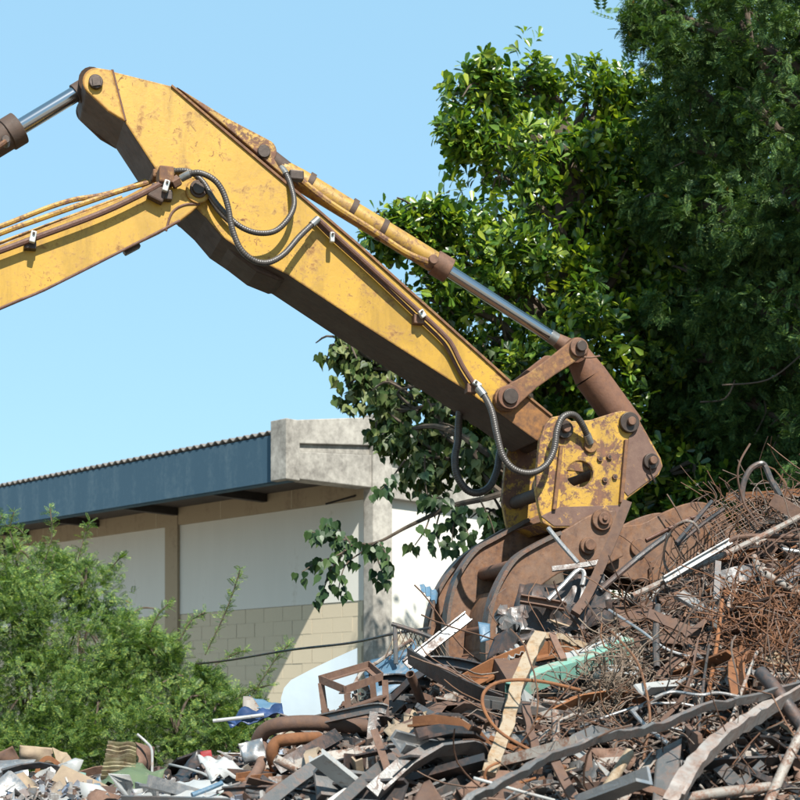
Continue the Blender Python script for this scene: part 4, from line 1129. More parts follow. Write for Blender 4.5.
def bar(name, label, cat, pts, sec, mat, smooth_n=5, world=False, jag=0.0, group=None, bevel=0.0, up=Vector((0, -1, .3)), twist=0, smooth=False):
    path = catmull(pts if world else mp(pts), smooth_n)
    if jag:
        path = [p + Vector((random.gauss(0, jag), random.gauss(0, jag), random.gauss(0, jag))) for p in path]
    b = MB(); b.section(path, sec, up=up, twist=twist)
    return tag(centred(b.build(name, mat, bevel=bevel, smooth=smooth)), label, cat, group)
def rod(name, label, cat, pts, r, mat, n=6, world=False, hollow=False, group=None, seg=8):
    path = catmull(pts if world else mp(pts), n); b = MB()
    if hollow: open_tube(b, path, r, seg)
    else: b.tube(path, r, seg)
    return tag(centred(b.build(name, mat, smooth=True)), label, cat, group)
def sheet(name, label, cat, corners, mat, nx=10, ny=8, amp=.02, freq=5., world=True, ribs=0, ribamp=.01, group=None, th=.004, fold=0.0, smooth=True, ragged=.0):
    """dented sheet through 4 corner points (world), displaced along its normal"""
    a, b_, c_, d = [Vector(q) for q in corners]
    nr = (b_ - a).cross(d - a).normalized(); sd = random.uniform(0, 50)
    rows = []
    for j in range(ny + 1):
        v = j / ny; r = []
        for i in range(nx + 1):
            u = i / nx
            p = a.lerp(b_, u).lerp(d.lerp(c_, u), v)
            k = noise.noise(p * freq + Vector((sd, 0, 0))) * amp + noise.noise(p * freq * 2.7 + Vector((0, sd, 0))) * amp * .5
            if ribs: k += ribamp * (abs(((u * ribs) % 1) - .5) * 2 - .5)
            if fold: k += fold * abs(u - .5)
            q = p + nr * k
            if ragged and (i in (0, nx) or j in (0, ny)): q += Vector((random.gauss(0, ragged), random.gauss(0, ragged), random.gauss(0, ragged)))
            r.append(q)
        rows.append(r)
    b = MB(); b.grid(rows)
    return tag(centred(b.build(name, mat, smooth=smooth and not ribs, solid=th)), label, cat, group)
def quad(px, Ys):
    return [P(*p) for p in clear_of_heap([(x, y, Y) for (x, y), Y in zip(px, Ys)])]
def mquad(px, lift=.08):
    return [on_mound(x, y, lift) for x, y in px]

# ------------------------------------------------------------------ single pieces that the photograph shows
# -- middle: white sheet, box frame, big tubes, dark beams
Yw = 9.9
b = MB()
outl = [(281, 724), (281, 698), (284, 688), (291, 680), (312, 669), (335, 658), (357, 648), (357, 690), (354, 735)]
fr = [P(x, y, Yw + .25 + (x - 280) * .004 - (y - 648) * .003) for x, y in outl]; bk = [p + Vector((.004, .012, 0)) for p in fr]
n_ = len(fr); b.v = [tuple(p) for p in fr + bk]; b.face(range(n_)); b.face(range(n_, 2 * n_))
for i in range(n_): b.face((i, (i + 1) % n_, n_ + (i + 1) % n_, n_ + i))
tag(centred(b.build('metal_sheet', SM['panelwhite'])), 'large clean white sheet with a rounded corner standing upright behind the heap', 'sheet')
sheet('metal_sheet', 'faded blue crumpled sheet leaning beside the corner of the warehouse', 'sheet', quad([(362, 668), (415, 640), (428, 672), (372, 696)], [9.9, 10.0, 9.6, 9.5]), SM['blue'], amp=.05)
fa = [(319, 683), (345, 694), (383, 680), (369, 668)]; fb = [(323, 714), (347, 724), (384, 712), (372, 700)]
Yf = [9.4, 9.2, 9.5, 9.8]
tb_ = quad(fa + fb, Yf + Yf); tp = tb_[:4]; bt = tb_[4:]
froot = MB()
for i in range(4):
    froot.section([tp[i], tp[(i + 1) % 4]], s_angle(.042), up=Vector((0, 0, 1)))
fo = centred(froot.build('angle_iron_cage', SM['rust'])); tag(fo, 'rusty open box frame of welded angle iron in front of the white sheet', 'frame')
for i in range(4):
    b = MB(); b.section([tp[i] + Vector((.012, 0, 0)), bt[i] + Vector((.012, 0, 0))], s_flat(.036, .030), up=Vector((0, 1, 0)))
    lg = b.build('leg', SM['rust'], fo); lg.location = -fo.location
b = MB(); b.section([tp[1].lerp(bt[1], .5), tp[2].lerp(bt[2], .5)], s_flat(.05, .01)); lg = b.build('rail', SM['rust'], fo); lg.location = -fo.location
rod('steel_pipe', 'thick dark rusty pipe curving over at one end below the box frame', 'pipe', at([(256, 752, 8.9), (258, 742, 8.85), (266, 730, 8.8), (285, 724, 8.75), (320, 723, 8.8), (366, 727, 8.9)]), pxm(7.5), SM['rust'], world=True, hollow=True, seg=14)
rod('steel_pipe', 'thick orange rusty pipe elbow tucked under the larger curved pipe', 'pipe', at([(276, 768, 8.75), (272, 752, 8.7), (278, 742, 8.7), (295, 739, 8.7), (318, 738, 8.9)]), pxm(6), SM['orange'], world=True, hollow=True, seg=12)
rod('steel_pipe', 'rusty pipe sloping down beside the light grey panels at the heap foot', 'pipe', at([(263, 745, 8.7), (259, 768, 8.3), (236, 798, 7.9)]), pxm(5), SM['rust'], world=True, hollow=True, seg=12)
rod('steel_pipe', 'short fat rusty pipe lying at the foot of the heap beside a green rod', 'pipe', at([(225, 803, 7.6), (258, 788, 7.8)]), pxm(9), SM['rust'], world=True, hollow=True, seg=14)
bar('steel_channel', 'light grey steel channel with a rusty upper edge resting on the thick curved pipe', 'channel', at([(314, 722, 8.7), (345, 715, 8.65), (376, 709, 8.6), (386, 711, 8.6)]), s_chan(pxm(10), .03), SM['grey'], world=True)
bar('steel_strip', 'grey steel strip hanging folded down from the light grey channel', 'strip', at([(374, 712, 8.55), (372, 726, 8.5), (371, 742, 8.45)]), s_flat(pxm(8), .006), SM['grey'], world=True)
bar('flat_bar', 'long light grey flat bar rising from the heap foot to the dark beams', 'bar', at([(336, 806, 7.4), (372, 774, 7.8), (404, 748, 8.2), (442, 716, 8.6)]), s_flat(pxm(11, 8), .012), SM['grey'], world=True)
bar('flat_bar', 'short wide light grey plate strip at the heap foot', 'bar', at([(262, 806, 7.5), (290, 784, 7.7), (318, 764, 7.9)]), s_flat(pxm(13, 8), .010), SM['grey'], world=True)
bar('steel_beam', 'dark grey beam sloping up beneath the box frame', 'beam', at([(276, 770, 8.2), (305, 754, 8.3), (337, 736, 8.5)]), s_beam(pxm(13), .05), SM['dark'], world=True)
bar('flat_bar', 'pale bar lying nearly level above the shredded brown sheets', 'bar', at([(296, 765, 8.1), (330, 757, 8.1), (376, 750, 8.2)]), s_flat(pxm(8), .03), SM['pale'], world=True)
bar('flat_bar', 'narrow rusty flat bar standing steeply over the dark hollow', 'bar', at([(374, 730, 7.9), (386, 765, 7.7), (399, 806, 7.4)]), s_flat(pxm(7, 8), .012), SM['rust'], world=True)
bar('steel_channel', 'weathered grey channel leaning up against the grapple tines', 'channel', at([(406, 666, 9.2), (436, 642, 9.3), (468, 617, 9.4)]), s_chan(pxm(12), .025), SM['grey'], world=True)
bar('steel_beam', 'broad blue-grey beam sloping down to the peeling timber', 'beam', at([(408, 664, 9.1), (440, 684, 8.8), (472, 700, 8.6), (502, 712, 8.5)]), s_angle(pxm(17), .012), SM['dark'], world=True, up=Vector((0, -.6, 1)))
bar('steel_beam', 'dark bent beam lying level under the grapple tines', 'beam', at([(413, 664, 9.3), (450, 664, 9.3), (492, 673, 9.2)]), s_chan(pxm(11), .05), SM['dark'], world=True)
bar('steel_channel', 'dark channel with a bright lip behind the rusty pipe stub', 'channel', at([(378, 682, 9.2), (400, 680, 9.2), (430, 684, 9.1)]), s_chan(pxm(9), .05), SM['dark'], world=True)
rod('pipe_stub', 'short rusty pipe stub with an open end poking from dark beams', 'pipe', at([(410, 674, 8.75), (417, 690, 8.85), (422, 706, 8.95)]), pxm(4.6), SM['rust'], world=True, hollow=True, seg=14)
sheet('metal_sheet', 'torn brown sheet in ragged folds above the dark hollow', 'sheet', mquad([(405, 722), (462, 712), (468, 724), (395, 742)], .08), SM['rust'], amp=.07, ragged=.02, nx=12)
sheet('metal_sheet', 'torn pinkish brown sheet strip beside the long grey flat bar', 'sheet', mquad([(384, 742), (420, 726), (430, 735), (392, 758)], .08), SM['tan'], amp=.06, ragged=.02)
sheet('metal_sheet', 'crumpled pale scrap of sheet hanging by the strip on the thick pipe', 'sheet', quad([(352, 750), (378, 748), (376, 764), (356, 766)], [7.9, 7.9, 7.8, 7.8]), SM['pale'], amp=.07, ragged=.01)
sheet('metal_sheet', 'dark ribbed cladding sheet lying in the hollow of the heap', 'sheet', mquad([(400, 736), (505, 716), (520, 760), (420, 780)], .03), SM['dark'], nx=48, ny=4, amp=.03, ribs=12, ribamp=.02)
sheet('metal_sheet', 'silver ribbed strip at the edge of the dark cladding', 'sheet', mquad([(440, 744), (530, 757), (528, 763), (436, 750)], .10), SM['silver'], nx=40, ny=2, amp=.01, ribs=14, ribamp=.012)
sheet('metal_sheet', 'brown triangular torn plate standing at the bottom of the hollow', 'sheet', quad([(424, 782), (430, 780), (444, 802), (412, 804)], [7.3, 7.3, 7.2, 7.2]), SM['rust'], amp=.02)
# railing with wire mesh
ra = at([(392, 624, 9.75), (420, 633, 9.7), (442, 642, 9.65)]); ro = rod('mesh_railing', 'grey tube railing with wire mesh panel above the dark beams', 'railing', ra, pxm(2.4, 9.7), SM['grey'], world=True)
b = MB(); b.tube(at([(395, 626, 9.75), (396, 664, 9.7)]), pxm(2.4, 9.7), 8); q = b.build('post', SM['grey'], ro, smooth=True); q.location = -ro.location
b = MB(); b.tube(catmull(at([(352, 690, 9.7), (362, 672, 9.75), (378, 662, 9.75), (395, 650, 9.75), (412, 640, 9.7)]), 5), pxm(2, 9.7), 8); q = b.build('stay', SM['pale'], ro, smooth=True); q.location = -ro.location
b = MB()
for i in range(9):
    for dx in (-14, 14):
        x0 = 398 + i * 5; b.tube(at([(x0, 627 + i * 1.4, 9.74), (x0 + dx, 660, 9.72)]), .003, 4)
q = b.build('wire_mesh', SM['grey_wire'], ro); q.location = -ro.location
rod('cable', 'long slack dark cable strung in front of the block wall', 'cable', at([(196, 664, 14.4), (230, 660, 13.6), (290, 650, 12.4), (350, 643, 11.3), (392, 634, 10.3), (430, 628, 9.9)]), .009, SM['dark'], world=True)
# -- under the grapple
sheet('metal_sheet', 'small light blue ribbed sheet stuck beside the grapple tines', 'sheet', quad([(420, 584), (438, 592), (437, 602), (422, 592)], [10.9, 10.9, 10.8, 10.8]), SM['blue'], nx=16, ny=3, amp=.01, ribs=3, ribamp=.02)
sheet('metal_sheet', 'scrunched light blue sheet between the grapple tines', 'sheet', quad([(478, 622), (490, 624), (490, 640), (480, 644)], [9.85, 9.85, 9.8, 9.8]), SM['blue'], amp=.05)
sheet('metal_sheet', 'crumpled bright white sheet above the peeling timber', 'sheet', quad([(492, 658), (518, 645), (526, 655), (496, 668)], [9.2, 9.3, 9.1, 9.0]), SM['white'], nx=16, ny=6, amp=.05, ribs=5, ribamp=.025)
sheet('steel_casting', 'chunky dark grey casting with a torn bright top edge under the grapple', 'casting', quad([(498, 612), (526, 611), (525, 632), (500, 630)], [9.5, 9.5, 9.4, 9.4]), SM['grey'], amp=.05, freq=9, th=.06, ragged=.012, smooth=False)
sheet('metal_sheet', 'dark crumpled sheet filling the mouth of the grapple', 'sheet', quad([(520, 588), (604, 570), (616, 622), (500, 650)], [10.3, 10.3, 10.1, 10.1]), SM['dark'], amp=.10, freq=6, nx=16)  # dark filler sheet added to close the see-through mouth
sheet('metal_sheet', 'dull red crushed plastic scrap beside the crumpled car body panel', 'scrap', quad([(200, 752), (211, 750), (212, 756), (201, 758)], [8.9, 8.9, 8.85, 8.85]), plain('red_plastic', (.30, .03, .03), .5), amp=.04)
sheet('metal_sheet', 'dark triangular gusset plates under the near grapple tine', 'plate', quad([(494, 630), (520, 628), (510, 652), (486, 650)], [9.35, 9.35, 9.25, 9.25]), SM['dark'], amp=.03, fold=.15)
open_ = MB(); open_box(open_, at([(520, 690, 8.9), (505, 666, 9.2)]), .16, .12, .008); tag(centred(open_.build('box_section', SM['rust'])), 'open rusty box section lying behind the peeling timber', 'box')
bar('steel_bar', 'dark steel bar leaning against the grapple pin boss', 'bar', at([(627, 502, 9.75), (610, 545, 9.7), (588, 594, 9.65), (575, 614, 9.6)]), s_flat(pxm(9.5, 9.8), .05), SM['rust'], world=True)
rod('steel_rod', 'dark rod crossing behind the leaning bar at the grapple', 'rod', at([(668, 535, 10.0), (640, 556, 9.9), (600, 590, 9.8)]), pxm(3.2, 10), SM['dark'], world=True)
rod('steel_tube', 'slanting bright steel tube at the mouth of the grapple', 'tube', at([(548, 528, 9.9), (562, 545, 9.85), (578, 563, 9.8)]), pxm(2.4, 10), SM['silver'], world=True)
bar('flat_bar', 'short grey flat bar lying level in the mouth of the grapple', 'bar', at([(552, 569, 9.8), (578, 566, 9.8), (602, 562, 9.8)]), s_flat(pxm(5, 10), .02), SM['grey'], world=True)
rod('steel_tube', 'bright tube with a hooked end inside the grapple mouth', 'tube', at([(548, 600, 9.7), (562, 586, 9.75), (578, 570, 9.8), (584, 574, 9.8), (582, 586, 9.75)]), pxm(2.5, 10), SM['silver'], world=True)
bar('steel_channel', 'brown channel lying level behind the near grapple tine', 'channel', at([(520, 600, 9.75), (545, 604, 9.75), (566, 608, 9.7)]), s_chan(pxm(9), .04), SM['rust'], world=True)
# -- centre: timber, teal beam, loops
bar('timber_post', 'peeling pale timber post with a sharp bend leaning in the heap', 'timber', at([(540, 636, 8.9), (532, 652, 8.8), (518, 684, 8.55), (508, 720, 8.25), (498, 752, 8.0), (488, 776, 7.8)]), s_flat(pxm(12, 8.5), .07), SM['wood'], world=True, jag=.004)
bar('timber_strip', 'pale peeling strip joined to the head of the timber post', 'timber', at([(540, 636, 8.9), (562, 638, 8.95), (585, 646, 9.0)]), s_flat(pxm(6), .03), SM['wood'], world=True, jag=.004)
b = MB(); open_box(b, catmull(at([(511, 692, 8.3), (545, 676, 8.5), (585, 664, 8.7), (628, 645, 8.95)]), 4), pxm(15, 8.5), .09, .006, up=Vector((0, -.3, 1))); tag(centred(b.build('box_beam', SM['teal'])), 'flaking teal painted box beam with an open dark end', 'beam')
bar('steel_strip', 'white painted strip lying along the top of the teal beam', 'strip', at([(566, 658, 8.7), (592, 650, 8.8), (622, 638, 8.95)]), s_flat(pxm(10), .02), SM['white'], world=True, jag=.003)
bar('flat_bar', 'reddish flat bar leaning between timber head and teal beam', 'bar', at([(552, 634, 8.8), (558, 648, 8.7), (564, 660, 8.6)]), s_flat(pxm(6), .02), SM['rust'], world=True)
rod('bent_rod', 'thin rusty rod bent in a wide loop round the peeling timber', 'rod', at([(580, 690, 8.2), (545, 682, 8.15), (515, 680, 8.1), (494, 684, 8.05), (483, 695, 8.0), (485, 712, 7.95), (500, 732, 7.9), (530, 750, 7.85), (552, 760, 7.8), (566, 768, 7.75)]), pxm(1.5), SM['orange'], world=True)
rod('bent_rod', 'thin rusty rod curling at the bottom beside the long bent beam', 'rod', at([(500, 762, 7.55), (488, 768, 7.5), (485, 778, 7.5), (494, 787, 7.5), (515, 784, 7.5), (536, 778, 7.5)]), pxm(1.2), SM['orange'], world=True)
bar('steel_beam', 'long dark grey bent beam running across the foot of the heap', 'beam', at([(470, 806, 7.3), (510, 784, 7.4), (548, 764, 7.6), (590, 746, 7.8), (615, 740, 7.9), (650, 734, 8.0), (700, 716, 8.2), (760, 702, 8.5), (810, 686, 8.8)]), s_angle(pxm(9, 8), .014), SM['grey'], world=True, up=Vector((0, -.7, .7)), jag=.004)
rod('log', 'splintered tan wooden pole end sticking up from the heap foot', 'pole', at([(594, 806, 7.2), (612, 780, 7.3), (630, 752, 7.4)]), pxm(5, 7.4), SM['wood'], world=True, seg=9)
rod('steel_pipe', 'flaking cream and rust pipe leaning at the right heap foot', 'pipe', at([(766, 808, 7.0), (784, 768, 7.1), (806, 724, 7.2)]), pxm(5.2, 7.2), SM['pale'], world=True, hollow=True, seg=12)
rod('steel_pipe', 'flaking rusty pipe lying nearly level along the heap foot', 'pipe', at([(655, 806, 7.0), (710, 794, 7.1), (770, 787, 7.2)]), pxm(5.2, 7.2), SM['pale'], world=True, hollow=True, seg=12)
bar('steel_beam', 'wide curved steel beam with a bright torn edge sweeping down to the heap foot', 'beam', at([(682, 806, 7.2), (694, 784, 7.3), (712, 760, 7.5), (738, 738, 7.7), (768, 718, 8.0), (806, 696, 8.3)]), s_angle(pxm(17, 7.8), .014), SM['rustgrey'], world=True, up=Vector((0, -.8, .6)), jag=.003)
sheet('metal_sheet', 'upright dull grey steel plate at the heap foot', 'plate', quad([(652, 806), (656, 752), (682, 738), (676, 806)], [7.2, 7.5, 7.55, 7.2]), SM['grey'], amp=.01, th=.01)
bar('steel_channel', 'rusty channel with white paint remains beside the upright grey plate', 'channel', at([(618, 806, 7.15), (636, 780, 7.3), (654, 756, 7.5)]), s_chan(pxm(9, 7.4), .03), SM['pale'], world=True)
bar('flat_bar', 'grey flat offcut under the wide curved beam', 'bar', at([(720, 768, 7.3), (732, 780, 7.2), (742, 794, 7.1)]), s_flat(pxm(14, 7.3), .02), SM['grey'], world=True)
bar('flat_bar', 'pointed grey offcut under the wide curved beam', 'bar', at([(738, 786, 7.2), (752, 774, 7.3), (762, 764, 7.4)]), s_flat(pxm(8, 7.3), .02), SM['grey'], world=True)
bar('flat_bar', 'blue-grey bar running out under the wide curved beam', 'bar', at([(736, 764, 7.4), (768, 780, 7.3), (800, 792, 7.2)]), s_flat(pxm(6, 7.3), .02), SM['dark'], world=True)
rod('conduit', 'bright metal conduit bent to a sharp vee', 'tube', at([(703, 666, 8.5), (670, 690, 8.2), (636, 709, 8.0), (634, 713, 7.95), (648, 728, 7.85), (668, 744, 7.75)]), pxm(2.3, 8), SM['silver'], world=True, n=4)
rod('steel_wire', 'wavy bright wire lying across the vee of bent conduit', 'wire', at([(654, 698, 8.0), (672, 692, 8.05), (700, 695, 8.0), (720, 693, 8.05), (756, 700, 8.1), (780, 697, 8.2), (808, 686, 8.3)]), pxm(1.4), SM['silver'], world=True)
rod('steel_rod', 'thin upright grey rod crossing the vee of bent conduit', 'rod', at([(709, 645, 8.6), (704, 680, 8.2), (699, 730, 7.8), (698, 764, 7.6)]), pxm(1.3), SM['grey'], world=True)
rod('steel_rod', 'orange rusty rod standing upright right of the bent conduit', 'rod', at([(722, 600, 8.9), (716, 650, 8.6), (707, 700, 8.1)]), pxm(2), SM['orange'], world=True)
rod('steel_rod', 'dull thin rod slanting over the black pipe', 'rod', at([(757, 652, 8.4), (742, 690, 8.1), (728, 730, 7.9)]), pxm(1.5), SM['pale'], world=True)
rod('steel_tube', 'upright grey-brown tube with an open lower end', 'tube', at([(658, 606, 8.8), (656, 636, 8.6), (657, 668, 8.4)]), pxm(3.4, 8.6), SM['grey'], world=True, hollow=True)
rod('steel_rod', 'thin bright rod slanting over the brown dished plates', 'rod', at([(609, 610, 8.9), (640, 630, 8.7), (668, 650, 8.6), (704, 660, 8.6)]), pxm(1.5), SM['silver'], world=True)
rod('steel_pipe', 'black burnt pipe lying among orange wire', 'pipe', at([(760, 672, 8.2), (776, 690, 8.1), (796, 718, 8.0), (812, 740, 7.9)]), pxm(6.5, 8.2), SM['dark'], world=True, hollow=True, seg=12)
for i, (q, lb) in enumerate((([(612, 622), (650, 612), (660, 630), (620, 640)], 'brown dished plate on top of the brown plate pile'), ([(620, 642), (668, 628), (690, 640), (640, 662)], 'brown dished plate in the middle of the brown plate pile'), ([(650, 660), (700, 640), (716, 656), (668, 672)], 'brown dished plate at the bottom of the brown plate pile'))):
    sheet('dished_plate', lb, 'plate', mquad(q, .10 - .03 * i), SM['rust'], amp=.05, freq=3, th=.008)
bar('flat_bar', 'rusty tapering bar standing upright right of the peeling timber', 'bar', at([(525, 704, 8.2), (531, 735, 8.0), (538, 772, 7.7)]), s_flat(pxm(8, 8), .03), SM['rust'], world=True, jag=.004)
rod('steel_tube', 'upright tan tube with a brown cap below the teal beam', 'tube', at([(555, 712, 8.1), (556, 735, 8.0), (557, 760, 7.8)]), pxm(4, 8), SM['pale'], world=True, hollow=True)
bar('flat_bar', 'pale plate strip leaning across the rusty upright bar', 'bar', at([(530, 705, 8.1), (545, 713, 8.05), (562, 722, 8.0)]), s_flat(pxm(9, 8), .02), SM['pale'], world=True)
bar('flat_bar', 'rusty bar sloping down through the long dark bent beam', 'bar', at([(556, 764, 7.5), (566, 784, 7.4), (578, 806, 7.3)]), s_flat(pxm(9, 7.5), .03), SM['rust'], world=True)
bar('steel_strip', 'orange rusty strip lying below the loop of thin rod', 'strip', at([(490, 738, 7.9), (508, 746, 7.85), (524, 753, 7.8)]), s_flat(pxm(5, 8), .02), SM['orange'], world=True)
rod('bent_rod', 'pale drooping twig-like rod below the teal beam', 'rod', at([(543, 701, 8.1), (562, 703, 8.1), (585, 700, 8.15)]), pxm(2.2, 8), SM['pale'], world=True)
bar('flat_bar', 'twisted brown strap rising through the vee of bent conduit', 'strap', at([(655, 725, 7.9), (676, 706, 8.0), (690, 680, 8.15), (698, 640, 8.5)]), s_flat(pxm(4, 8), .01), SM['rust'], world=True, twist=1.2)
bar('flat_bar', 'dark strap curving over the brown dished plates', 'strap', at([(684, 636, 8.6), (704, 622, 8.7), (722, 606, 8.8)]), s_flat(pxm(5, 8.7), .012), SM['rust'], world=True)
# -- right: tubes, arch, mesh, loops
rod('steel_pipe', 'long pale pipe turning brown, laid across the upper heap', 'pipe', at([(632, 596, 9.2), (680, 574, 9.35), (725, 554, 9.5), (770, 532, 9.7), (812, 510, 9.9)]), pxm(3, 9.4), SM['pale'], world=True, hollow=True)
bar('steel_channel', 'bright white channel lying against the long pale pipe', 'channel', at([(664, 581, 9.25), (696, 562, 9.35), (729, 543, 9.45)]), s_chan(pxm(7, 9.4), .03), SM['white'], world=True)
rod('steel_tube', 'grey tube bent into an arch on the heap crest', 'tube', at([(742, 508, 10.4), (743, 486, 10.4), (750, 470, 10.4), (761, 463.5, 10.4), (766, 468, 10.4), (772, 482, 10.3), (781, 497, 10.2)]), pxm(3, 10.4), SM['grey'], world=True)
b = MB(); open_box(b, at([(774, 500, 10.0), (808, 520, 9.9)]), .10, .08, .008); tag(centred(b.build('box_beam', SM['rust'])), 'rusty box beam end poking out beside the grey tube arch', 'beam')
rod('steel_pipe', 'brown pipe curving level above the long pale pipe', 'pipe', at([(726, 545, 9.8), (735, 538, 9.8), (760, 536, 9.8), (806, 537, 9.8)]), pxm(2.6, 9.8), SM['rust'], world=True)
rod('steel_rod', 'longer of two dark rods rising from the wire beside the mesh', 'rod', at([(676, 546, 9.8), (700, 526, 9.9), (724, 509, 10.0)]), pxm(2.3, 9.9), SM['dark'], world=True)
rod('steel_rod', 'shorter of two dark rods rising from the wire beside the mesh', 'rod', at([(676, 543, 9.75), (694, 522, 9.85), (712, 501, 9.9)]), pxm(2.1, 9.9), SM['dark'], world=True)
b = MB(); ca, cb, cc, cd = at([(698, 512, 10.3), (738, 490, 10.5), (768, 524, 10.1), (722, 552, 9.9)])
for i in range(15):
    u = i / 14
    b.tube([ca.lerp(cb, u), cd.lerp(cc, u) + Vector((random.gauss(0, .01), 0, 0))], .0035, 4); b.tube([ca.lerp(cd, u), cb.lerp(cc, u) + Vector((0, 0, random.gauss(0, .015)))], .0035, 4)
for i in range(12):
    p = ca.lerp(cb, i / 11); b.tube(catmull([p, p + Vector((random.gauss(0, .03), 0, .06)), p + Vector((random.gauss(-.03, .05), 0, random.uniform(.08, .18)))], 4), .0035, 4)
tag(centred(b.build('wire_mesh', SM['wire'])), 'rusty welded wire mesh with frayed upper edge on the heap crest', 'mesh')
bar('metal_sheet', 'dark blue-grey panel under the long pale pipe', 'sheet', at([(716, 582, 9.2), (738, 576, 9.2), (762, 572, 9.25)]), s_flat(pxm(19, 9.2), .03), SM['dark'], world=True)
bar('steel_bar', 'short upright grey bar beside the dark blue-grey panel', 'bar', at([(718, 562, 9.25), (717, 580, 9.15), (716, 600, 9.05)]), s_flat(pxm(6, 9.2), .02), SM['grey'], world=True)
rod('steel_tube', 'rusty white tube crooked over the right end of the dark panel', 'tube', at([(754, 556, 9.3), (760, 572, 9.2), (766, 590, 9.1)]), pxm(3, 9.2), SM['pale'], world=True)
bar('steel_channel', 'pinkish brown channel with a cut dark end above the orange wire nest', 'channel', at([(762, 615, 8.7), (785, 620, 8.7), (810, 630, 8.7)]), s_chan(pxm(10, 8.7), .05), SM['rust'], world=True)
bar('flat_bar', 'pale flat bar slanting down from the dark panel', 'bar', at([(742, 578, 9.15), (734, 590, 9.1), (728, 608, 9.0)]), s_flat(pxm(5, 9.1), .02), SM['pale'], world=True)
def loop(px, py, rx, ry, Y, tilt=0, open_=0.0, n=22):
    pts = []
    for i in range(n + 1):
        a = 2 * math.pi * (1 - open_) * i / n
        x, y = rx * math.cos(a), ry * math.sin(a); c_, s_ = math.cos(tilt), math.sin(tilt)
        pts.append(P(px + x * c_ - y * s_, py + x * s_ + y * c_, Y + .12 * math.sin(a)))
    return pts
rod('wire_loop', 'big upright loop of pale rusty wire in front of the sunken grapple jaw', 'wire', loop(682, 548, 17, 28, 9.5, .3, .12), .008, SM['pale'], world=True, n=2, seg=6)
rod('wire_loop', 'tall thin wire whip curving up above the heap crest', 'wire', at([(760, 528, 10.0), (745, 505, 10.2), (738, 480, 10.2), (740, 462, 10.2), (750, 444, 10.3)]), .007, SM['wire'], world=True, seg=6)
rod('wire_loop', 'rusty wire coil beside the pinkish brown channel on the heap', 'wire', loop(640, 600, 15, 22, 9.0, .2, .2), .006, SM['wire'], world=True, n=2, seg=6)
rod('wire_loop', 'rusty ring of wire lying below the vee of bent conduit', 'wire', loop(712, 735, 16, 20, 7.7, .5, .1), .005, SM['orange'], world=True, n=2, seg=6)
rod('wire_loop', 'long rusty wire hanging down over the grey-brown wire nest', 'wire', at([(612, 632, 8.7), (636, 660, 8.4), (646, 690, 8.1), (650, 720, 7.9), (645, 750, 7.7), (638, 800, 7.3)]), .007, SM['wire'], world=True, seg=6)
# -- left: panels and tarpaulin
rod('wooden_stick', 'white stick poking out to the left under the blue tarpaulin', 'stick', at([(213, 721, 9.6), (240, 718, 9.6), (264, 715, 9.6)]), pxm(2, 9.6), SM['white'], world=True)
sheet('tarpaulin', 'deep blue crumpled tarpaulin strip beside the white sheet', 'tarpaulin', quad([(224, 720), (282, 704), (284, 716), (230, 727)], [9.7, 9.75, 9.6, 9.6]), SM['tarp'], nx=18, ny=6, amp=.09, freq=7)
sheet('metal_sheet', 'light blue curled sheet lying over the blue tarpaulin', 'sheet', quad([(249, 696), (282, 705), (282, 712), (252, 706)], [9.9, 9.9, 9.8, 9.8]), SM['blue'], amp=.05)
sheet('metal_sheet', 'cream curled sheet offcut behind the blue tarpaulin', 'sheet', quad([(244, 700), (252, 699), (268, 714), (242, 718)], [9.85, 9.85, 9.75, 9.75]), SM['pale'], amp=.05)
ls = (('metal_sheet', 'crumpled light grey car body panel with a dark opening', [(196, 755), (220, 752), (246, 772), (212, 782)], 'white', .10),
      ('metal_sheet', 'light grey flattened panel leaning under the curved rusty pipe', [(238, 744), (262, 738), (268, 760), (244, 764)], 'silver', .07),
      ('metal_sheet', 'smooth light grey panel lying flat at the heap foot', [(176, 782), (232, 784), (232, 806), (168, 806)], 'white', .05),
      ('metal_sheet', 'dark blue-grey sheet edge standing behind the grey body panels', [(170, 772), (200, 752), (204, 762), (180, 782)], 'dark', .05),
      ('metal_sheet', 'olive green painted sheet bent over at the heap foot', [(96, 781), (135, 768), (168, 776), (130, 797)], 'green', .06),
      ('metal_sheet', 'long white sheet curving along the lower edge of the heap', [(34, 803), (120, 790), (192, 797), (190, 808)], 'white', .05),
      ('metal_sheet', 'white channel-edged panel running beneath the ribbed bale', [(54, 793), (100, 777), (104, 788), (60, 804)], 'white', .03),
      ('metal_sheet', 'charcoal sheet draped in a long hump at the left end', [(-6, 770), (70, 776), (76, 790), (-4, 792)], 'black', .06),
      ('metal_sheet', 'crumpled tan board standing at the left end of the heap', [(21, 745), (52, 748), (54, 764), (20, 764)], 'tan', .06),
      ('metal_sheet', 'torn brown-tan board folded behind the bent rusty strip', [(54, 752), (66, 750), (76, 770), (58, 776)], 'tan', .08),
      ('metal_sheet', 'small teal board standing beside the torn tan board', [(73, 770), (86, 774), (86, 784), (73, 782)], 'teal', .01),
      ('metal_sheet', 'brown and grey sheet tip at the far left end', [(-8, 756), (12, 746), (18, 760), (-6, 766)], 'rust', .05),
      ('metal_sheet', 'white sheet tongue lying over the charcoal sheet', [(-6, 762), (30, 758), (34, 764), (-4, 770)], 'white', .02),
      ('metal_sheet', 'small upright white card at the very foot of the heap', [(40, 791), (52, 791), (52, 804), (40, 804)], 'white', .0),
      ('metal_sheet', 'bluish bent panel between white channel and olive sheet', [(86, 785), (98, 780), (104, 794), (88, 797)], 'blue', .04))
